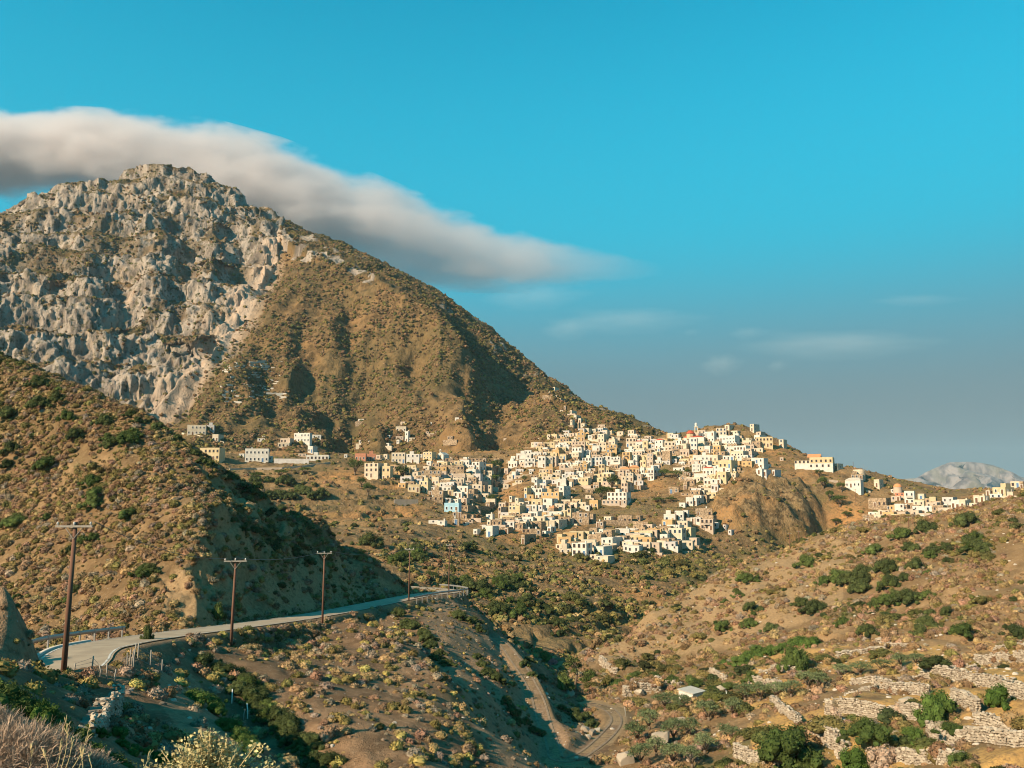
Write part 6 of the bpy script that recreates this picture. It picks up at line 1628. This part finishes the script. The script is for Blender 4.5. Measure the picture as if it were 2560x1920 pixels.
# ---------------------------------------------------------------- fence, gate, posts
def post(px, py, top, r, name, mat, D=None):
    g = cast(px, py)
    if D: g = P(px, py, D); g[2] = ground(g[0], g[1])
    h = (py-top)*g[1]/F
    b = MB(); b.tube([(0,0,-.4),(RNG.normal(0,.02),0,h*.5),(RNG.normal(0,.05),0,h)], [r, r*.95, r*.8], 7)
    return b, g, h
fposts = [(188,1652,1632),(231,1668,1630),(251,1664,1637),(269,1665,1626),(289,1662,1631),(316,1680,1637),(323,1672,1618),(331,1664,1606)]
g0 = P(188, 1652, 54.5); g0[2] = ground(g0[0], g0[1]); root = empty("wire_fence", g0)
tops = []
for (px, py, tp) in fposts:
    b, g, h = post(px, py, tp, .045, "post", "grey_wood", D=54.5 if px < 300 else 58)
    b.build("post", ("grey_wood",), root, True, g-g0); tops.append((g-g0, h))
for fr_ in (.35, .62, .9):
    b = MB(); b.tube([p+np.array((0,0,h*fr_)) for p, h in tops], .012, 4); b.build("wire_strand", ("wire",), root)
tag(root, "old fence of grey wooden posts and wire in front of the road bend", "fence")
ga, gb = P(345, 1643, 64), P(433, 1640, 65); ga[2] = ground(ga[0], ga[1]); gb[1] = ga[1] + np.clip(gb[1]-ga[1], -1.5, 1.5); gb[0] = (433-1280)/F*gb[1]; gb[2] = ground(gb[0], gb[1])
root = empty("field_gate", ga); d = gb-ga; ln_ = np.linalg.norm(d); e = d/ln_; hh = 32*ga[1]/F
for q in (0, .52, 1.0):
    b = MB(); b.tube([d*q-np.array((0,0,.4)), d*q+np.array((0,0,hh*(1.25 if q < 1 else 1.0)))], .05, 7); b.build("gate_post", ("grey_wood",), root, True)
for fr_ in (.12, .5, .95):
    b = MB(); b.tube([np.array((0,0,hh*fr_)), d+np.array((0,0,hh*fr_))], .025, 5); b.build("rail", ("rust_metal",), root)
for q in np.linspace(.02, .98, 26):
    b = MB(); b.tube([d*q+np.array((0,0,hh*.05)), d*q+np.array((0,0,hh*.95))], .012, 4); b.build("bar", ("rust_metal",), root)
tag(root, "rusty barred field gate with wooden posts beside the road", "gate")
for (px, py, tp, lb, mt) in ((336,1645,1586,"tall grey wooden post at the left of the field gate","grey_wood"),(579,1758,1725,"white marker post on the slope left of the gully","white_post"),(619,1797,1761,"lower white marker post leaning by the gully","white_post"),(609,1800,1775,"short grey stake beside the lower white marker post","grey_wood"),(26,1632,1598,"thin stake on the bank at the left edge","grey_wood"),(1563,1792,1770,"pale post at the ravine bend below the hut","concrete"),(1817,1752,1728,"white post standing in the olive grove","white_post"),(138,1650,1628,"dark stake at the road bend left of the tall pole","pole_wood")):
    b, g, h = post(px, py, tp, .05, "post", mt, D={336: 59, 138: 54, 26: 47}.get(px))
    tag(b.build("marker_post", (mt,), None, True, g), lb, "post")

# ---------------------------------------------------------------- plants at the camera's feet
def near_at(px, py, D): 
    p = P(px, py, D); return p
# dry thorny bush, bottom left
def twig_ball(n, seed, r, len_, mat, name, thick=.0035):
    rng = np.random.default_rng(seed)
    d = rdirs(n, rng, .1); c = d * (r*rng.uniform(.35, .98, n)**.7)[:, None] * (1, 1, .8)
    dirn = d + .75*rng.normal(size=(n, 3)); dirn /= np.linalg.norm(dirn, axis=1, keepdims=True)
    L = (len_*rng.uniform(.5, 1.4, n))[:, None]
    sd = np.cross(dirn, rng.normal(size=(n, 3))); sd /= np.linalg.norm(sd, axis=1, keepdims=True); sd *= thick
    a, e = c, c + dirn*L
    m = c + dirn*L*.55; br = (dirn + .8*rng.normal(size=(n, 3))); e2 = m + br/np.linalg.norm(br, axis=1, keepdims=True)*L*.5
    V = np.concatenate((np.stack((a-sd, a+sd, e+sd*.4, e-sd*.4), 1), np.stack((m-sd*.7, m+sd*.7, e2+sd*.3, e2-sd*.3), 1))).reshape(-1, 3)
    return V, np.arange(len(V)).reshape(-1, 4)
def thorn(px, py, D, r, label, seed):
    root = empty("thorn_bush", P(px, py, D))
    V, Q = twig_ball(9000, seed, r, r*.22, None, None, .0022*D/5)
    link("twigs", mesh_np("twigs", V, Q, ("dry_twig",)), root)
    b = MB()
    for q in range(14):
        a = RNG.uniform(0, 6.28); e = .5*r
        b.tube([(0, 0, -r*.9), (e*math.cos(a), e*math.sin(a), r*RNG.uniform(-.1, .3))], [.012, .005], 5)
    b.build("stems", ("bark",), root)
    tag(root, label, "bush", "dry thorn bushes at the bottom left corner")
thorn(30, 1965, 4.6, .33, "dry pinkish thorn bush at the very bottom left corner", 41)
thorn(160, 1990, 5.0, .27, "dry pinkish thorn bush just right of the corner bush", 42)
thorn(-80, 1890, 5.2, .30, "dry pinkish thorn bush running off the left edge", 43)
# woolly yellow-leaved bush at the bottom
g = P(515, 1985, 3.9); root = empty("sage_bush", g)
rng = np.random.default_rng(77)
b = MB(); tipsP, tipsN = [], []
for q in range(110):
    a = rng.uniform(0, 6.28); sp = rng.uniform(0, .30)
    tip = np.array((sp*math.cos(a), sp*math.sin(a)*.8, rng.uniform(.13, .26) - sp*.35))
    b.tube([(tip[0]*.15, tip[1]*.15, -.15), tip*(.6, .6, .45), tip], [.004, .0035, .002], 5)
    for w_ in range(6):
        base = tip*(1, 1, 1-.1*w_) - np.array((tip[0], tip[1], 0))*.08*w_
        for l_ in range(7):
            dr = rng.normal(size=3); dr[2] = rng.uniform(-.1, .7); dr /= np.linalg.norm(dr)
            tipsP.append(base + dr*.014); tipsN.append(dr)
b.build("stems", ("straw",), root)
tipsP, tipsN = np.array(tipsP), np.array(tipsN)
n = len(tipsP); sd = np.cross(tipsN, rng.normal(size=(n, 3))); sd /= np.linalg.norm(sd, axis=1, keepdims=True)
up = np.cross(sd, tipsN); Ls = rng.uniform(.009, .021, n)[:, None]
w_ = Ls*.36
V = np.stack((tipsP, tipsP+tipsN*Ls*.5+sd*w_+up*Ls*.16, tipsP+tipsN*Ls*1.0-up*Ls*.05, tipsP+tipsN*Ls*.5-sd*w_+up*Ls*.16), 1).reshape(-1, 3)
link("leaves", mesh_np("leaves", V, np.arange(4*n).reshape(n, 4), ("sage_leaf",)), root)
tag(root, "woolly yellow-cream leaved bush cut by the bottom edge", "bush")
# dry grass stalks
def stalk(px, py, tx_, ty_, D, label, seed):
    rng = np.random.default_rng(seed); p0, p1 = P(px, py, D), P(tx_, ty_, D*1.01)
    root = empty("grass_stalk", p0); d = p1-p0
    side = np.array((d[2]*.08, 0, -d[0]*.0))
    pts = [d*q + side*math.sin(q*3.1) for q in np.linspace(0, 1, 7)]
    b = MB(); b.tube(pts, np.linspace(.0022, .0009, 7), 5); b.build("stem", ("straw",), root)
    b = MB()
    for q in np.linspace(.62, .98, 9):
        c = d*q + side*math.sin(q*3.1); o = rng.normal(0, .004, 3)
        b.tube([c, c+o+d/np.linalg.norm(d)*.018, c+o*1.6+d/np.linalg.norm(d)*.03], [.0008, .002, .0005], 5)
    b.build("seed_head", ("straw",), root)
    tag(root, label, "grass", "dry grass stalks at the bottom left")
    RANK.setdefault(label, []).append((tx_, root))
for i, a in enumerate(((150,1930,164,1796),(175,1930,222,1822),(140,1925,150,1860),(190,1935,208,1880),(160,1930,178,1850),(205,1940,200,1875),(72,1930,76,1868),(355,1930,372,1888),(505,1900,502,1835),(520,1900,514,1845),(230,1935,222,1895),(120,1930,108,1880))):
    stalk(*a, 4.4, "thin dry straw-coloured grass stalk at the bottom left", 800+i)
# dark evergreen thicket below the camera
for i, (px, py, w_) in enumerate(((-60,1765,150),(0,1775,130),(50,1795,130),(95,1818,125),(140,1848,120),(185,1882,115),(228,1915,110),(275,1945,105),(318,1972,100),(60,1850,150),(120,1890,150))):
    shrub(px, py, w_, "lentisk_leaf" if i % 3 else "vivid_leaf", "dark evergreen bush behind the dry thorn bushes", "evergreen thicket below the camera", .75, ("road_spur",), 14)

# ---------------------------------------------------------------- tell look-alikes apart by their order from the left
ONES = ["", "first", "second", "third", "fourth", "fifth", "sixth", "seventh", "eighth", "ninth"]
def ordinal(n):
    if n <= 20: return ORD[n-1]
    tens = {2: ("twenty", "twentieth"), 3: ("thirty", "thirtieth"), 4: ("forty", "fortieth"), 5: ("fifty", "fiftieth")}[n // 10]
    return tens[1] if n % 10 == 0 else tens[0] + "-" + ONES[n % 10]
for lb, items in RANK.items():
    if len(items) < 2: continue
    for i, (px, o) in enumerate(sorted(items, key=lambda q: q[0])):
        o["label"] = f"{lb}, {ordinal(i+1)} from the left"
# ---------------------------------------------------------------- far islands and the sea
t = NT("island_rock", 0.95, 0.1)
v = t.noise(0.02, 6, 0.65, stretch=(1, 1, 0.3)); n1 = t.noise(0.008, 5)
c = t.mix(t.ramp(v, 0.35, 0.62), (0.085, 0.072, 0.07), (0.22, 0.185, 0.17)); c = t.mix(t.math('MULTIPLY', t.ramp(n1, 0.5, 0.62), 0.5), c, (0.12, 0.11, 0.07))
t.color(c); t.bump(v, 12, 0.8)
def island(name, sil, D, depth, base, label, amp, scale, seed):
    """a rocky height: skyline given along the bearing, falling to the sea in front and behind"""
    px = np.linspace(sil[0][0], sil[-1][0], 260); v = np.linspace(-1, 1, 170)
    top = np.array([P(a, b, D)[2] for a, b in sil]); top = np.interp(px, [a for a, b in sil], top)
    PXg, Vg = np.meshgrid(px, v)
    X = (PXg - PW/2) / F * D; Y = D + Vg * depth; T = np.broadcast_to(top, X.shape)
    fall = np.abs(Vg) ** 1.25
    edge = np.minimum(1, (1 - np.abs(2 * (PXg - sil[0][0]) / (sil[-1][0] - sil[0][0]) - 1)) / .04)
    Z = base + (T - base) * (1 - fall)
    rid = (ridged(X + .35 * Z, Y * .2, Z * .2, scale, 5, .58, seed=seed) - .6) * 1.4
    sp = (X + .22 * Z + .6 * scale * fbm(X, Y * .3, Z * .4, scale * 1.4, 3, seed=seed + 9)) / (scale * .75)
    sp = sp - np.floor(sp)
    Y = Y - amp * 1.5 * (np.where(sp < .68, sp / .68, (1 - sp) / .32) - .5) * smooth(0, .3, np.abs(Vg)) + rid * amp * .8 * smooth(0, .2, np.abs(Vg)); X = X + amp * .5 * fbm(X, Y, Z, scale * .5, 3, seed=seed + 5) * smooth(0, .1, np.abs(Vg))
    Z = Z + rid * amp * .5 * edge * smooth(0, .12, np.abs(Vg))
    idx = np.arange(X.size).reshape(X.shape)
    Q = np.stack((idx[:-1, :-1], idx[:-1, 1:], idx[1:, 1:], idx[1:, :-1]), -1).reshape(-1, 4)
    o = link(name, mesh_np(name, np.stack((X, Y, Z), -1).reshape(-1, 3), Q, ("island_rock",), True))
    tag(o, label, "island", None, "structure")
island("rock_island", [(2190,1300),(2212,1262),(2240,1228),(2270,1206),(2310,1180),(2350,1163),(2372,1155),(2420,1154),(2450,1157),(2480,1163),(2500,1175),(2518,1190),(2526,1212),(2530,1235),(2536,1270),(2545,1310)], 6000, 760, -262, "steep pale rocky island in the blue distance at right", 330, 520, 611)
island("near_headland", [(2255,1310),(2300,1268),(2330,1247),(2360,1228),(2390,1204),(2410,1194),(2430,1192),(2442,1200),(2452,1228),(2470,1262),(2490,1300)], 4600, 500, -262, "lower brown headland in front of the rocky island", 110, 330, 631)
island("distant_peak", [(1500,1130),(1540,1096),(1565,1078),(1590,1062),(1606,1057),(1616,1060),(1624,1074),(1634,1100),(1660,1130)], 6800, 450, -262, "faint blue peak far behind the ridge", 80, 320, 651)
t = NT("sea_water", 0.25, 0.5); t.color((0.02, 0.06, 0.09)); t.bump(t.noise(0.02, 4), 1.0, 0.3)
a = np.arange(96) * 2 * math.pi / 96
o = link("sea", mesh("sea", [(0, 0, -262)] + [(8000*math.cos(q), 8000*math.sin(q), -262) for q in a], [(0, 1+i, 1+(i+1) % 96) for i in range(96)], ("sea_water",)))
tag(o, "sea hidden behind the hills", "sea", None, "structure")
t = NT("land_below", 0.95); t.color((0.2, 0.14, 0.08))

# ---------------------------------------------------------------- clouds
def cloud_mat():
    m = bpy.data.materials.new("cloud_vapour"); m.use_nodes = True; MATS["cloud_vapour"] = m
    n, l = m.node_tree.nodes, m.node_tree.links; n.clear()
    out = n.new("ShaderNodeOutputMaterial"); vol = n.new("ShaderNodeVolumePrincipled")
    vol.inputs["Color"].default_value = (0.93, 0.875, 0.865, 1); vol.inputs["Anisotropy"].default_value = 0.4
    tc = n.new("ShaderNodeTexCoord"); sp = n.new("ShaderNodeSeparateXYZ"); l.new(tc.outputs["Object"], sp.inputs[0])
    def mth(op, a, b=0.0, c=None):
        nd = n.new("ShaderNodeMath"); nd.operation = op
        for i, v in enumerate((a, b) if c is None else (a, b, c)):
            if isinstance(v, bpy.types.NodeSocket): l.new(v, nd.inputs[i])
            else: nd.inputs[i].default_value = v
        return nd.outputs[0]
    def curve(x, pts):
        nd = n.new("ShaderNodeFloatCurve"); c = nd.mapping.curves[0]
        for i, (a, b) in enumerate(pts):
            if i < 2: c.points[i].location = (a, b) if i == 0 else (pts[-1][0], pts[-1][1])
        for a, b in pts[1:-1]: c.points.new(a, b)
        nd.mapping.update(); l.new(x, nd.inputs["Value"]); return nd.outputs[0]
    xs = mth('DIVIDE', mth('SUBTRACT', sp.outputs[0], CX0), CX1 - CX0)
    zc = mth('MULTIPLY', curve(xs, [(x_, z_ / 1000) for x_, z_, r_ in CLN]), 1000.0)
    rc = mth('MULTIPLY', curve(xs, [(x_, r_ / 1000) for x_, z_, r_ in CLN]), 1000.0)
    dz = mth('DIVIDE', mth('SUBTRACT', sp.outputs[2], zc), rc); dy = mth('DIVIDE', sp.outputs[1], mth('MULTIPLY', rc, 1.6))
    rr = mth('SQRT', mth('ADD', mth('MULTIPLY', dz, dz), mth('MULTIPLY', dy, dy)))
    mp = n.new("ShaderNodeMapping"); mp.inputs["Scale"].default_value = (0.55, 1, 1.15); l.new(tc.outputs["Object"], mp.inputs[0])
    nz = n.new("ShaderNodeTexNoise"); nz.inputs["Scale"].default_value = 0.0046; nz.inputs["Detail"].default_value = 6; nz.inputs["Roughness"].default_value = 0.56
    l.new(mp.outputs[0], nz.inputs["Vector"])
    nf = n.new("ShaderNodeTexNoise"); nf.inputs["Scale"].default_value = 0.013; nf.inputs["Detail"].default_value = 4; nf.inputs["Roughness"].default_value = 0.6
    l.new(mp.outputs[0], nf.inputs["Vector"])
    nsum = mth('ADD', mth('MULTIPLY', nz.outputs["Fac"], 2.3), mth('MULTIPLY', nf.outputs["Fac"], 1.1))
    f = mth('SUBTRACT', mth('ADD', mth('SUBTRACT', 1.0, rr), nsum), 1.55)
    mr = n.new("ShaderNodeMapRange"); mr.interpolation_type = 'SMOOTHSTEP'; l.new(f, mr.inputs[0]); mr.inputs[1].default_value = 0.0; mr.inputs[2].default_value = 0.4; mr.inputs[4].default_value = 0.017
    l.new(mth('MULTIPLY', mr.outputs[0], curve(xs, [(0, 1), (0.35, 1), (0.6, .8), (0.82, .5), (0.93, .18), (1, 0)])), vol.inputs["Density"]); l.new(vol.outputs[0], out.inputs["Volume"])
CD = 2700.0
cpx = [(-520,405,102),(-150,402,100),(60,398,96),(230,398,94),(400,412,98),(560,444,104),(720,496,110),(880,552,106),(1040,602,94),(1200,638,76),(1340,658,58),(1450,668,44),(1560,674,30),(1660,678,12)]
cw = [P(a, b, CD) for a, b, r in cpx]; CX0, CX1 = cw[0][0], cw[-1][0]; CZ = min(c[2] for c in cw) - 10
CLN = [((c[0]-CX0)/(CX1-CX0), c[2]-CZ, r*CD/F) for c, (a, b, r) in zip(cw, cpx)]
cloud_mat()
b = MB(); rings = []
for c, (x_, z_, r_) in zip(cw, CLN):
    rings.append([(c[0], 1.6*1.3*r_*math.cos(q), z_ + 1.3*r_*math.sin(q)) for q in np.arange(20)*2*math.pi/20])
Vv = [v for r in rings for v in r]; nn_ = 20
Fc = [(i*nn_+j, i*nn_+(j+1) % nn_, (i+1)*nn_+(j+1) % nn_, (i+1)*nn_+j) for i in range(len(rings)-1) for j in range(nn_)] + [tuple(range(nn_))[::-1], tuple((len(rings)-1)*nn_+j for j in range(nn_))]
o = link("cloud_bank", mesh("cloud_bank", Vv, Fc, ("cloud_vapour",)), None, (0, CD, CZ))
tag(o, "long white and grey cloud bank draped over and behind the mountain top", "cloud", None, "stuff")
m = bpy.data.materials.new("puff_vapour"); m.use_nodes = True; MATS["puff_vapour"] = m
n, l = m.node_tree.nodes, m.node_tree.links; n.clear()
out = n.new("ShaderNodeOutputMaterial"); vol = n.new("ShaderNodeVolumePrincipled"); vol.inputs["Color"].default_value = (0.95, 0.94, 0.93, 1)
tc = n.new("ShaderNodeTexCoord"); ln_ = n.new("ShaderNodeVectorMath"); ln_.operation = 'LENGTH'; l.new(tc.outputs["Object"], ln_.inputs[0])
nz = n.new("ShaderNodeTexNoise"); nz.inputs["Scale"].default_value = 1.9; nz.inputs["Detail"].default_value = 4; l.new(tc.outputs["Object"], nz.inputs["Vector"])
ad = n.new("ShaderNodeMath"); ad.operation = 'SUBTRACT'; l.new(nz.outputs["Fac"], ad.inputs[0]); l.new(ln_.outputs["Value"], ad.inputs[1])
mr = n.new("ShaderNodeMapRange"); mr.interpolation_type = 'SMOOTHSTEP'; l.new(ad.outputs[0], mr.inputs[0]); mr.inputs[1].default_value = -0.35; mr.inputs[2].default_value = 0.3; mr.inputs[4].default_value = 0.0007
l.new(mr.outputs[0], vol.inputs["Density"]); l.new(vol.outputs[0], out.inputs["Volume"])
V0, F0 = ico(3)
pm = mesh("cloud_puff", V0, F0, ("puff_vapour",))
for (px, py, w_, h_, lb) in ((1415,822,150,58,"pale cumulus puff right of the mountain slope"),(1728,830,50,20,"tiny white cloud low in the middle of the sky"),(1868,832,110,36,"faint cloud right of the tiny white one"),(1942,914,60,32,"small cream cloud lowest above the right ridge"),(2290,750,260,34,"thin streak of cloud near the right edge"),(1800,910,120,60,"very faint cloud left of the small cream cloud"),(1560,800,420,70,"wide faint veil of cloud over the village ridge"),(2080,860,560,80,"wide faint veil of cloud low on the right"),(1330,740,300,70,"faint grey veil under the tail of the cloud bank")):
    c = P(px, py, 6500); s_ = 6500/F
    o = link("cloud_puff", pm, None, c); o.scale = (w_*s_/2*1.2, h_*s_*.9, h_*s_/2*1.3)
    tag(o, lb, "cloud")
# ---------------------------------------------------------------- the air
m = bpy.data.materials.new("air"); m.use_nodes = True; MATS["air"] = m
n, l = m.node_tree.nodes, m.node_tree.links; n.clear()
out = n.new("ShaderNodeOutputMaterial"); vol = n.new("ShaderNodeVolumePrincipled")
vol.inputs["Color"].default_value = (0.58, 0.84, 0.98, 1); vol.inputs["Density"].default_value = 0.00004
l.new(vol.outputs[0], out.inputs["Volume"])
b = MB(); b.box(-8100, 8100, -8100, 8100, -264, 470)
tag(b.build("haze", ("air",)), "thin pale haze in the air over the whole valley", "haze", None, "stuff")
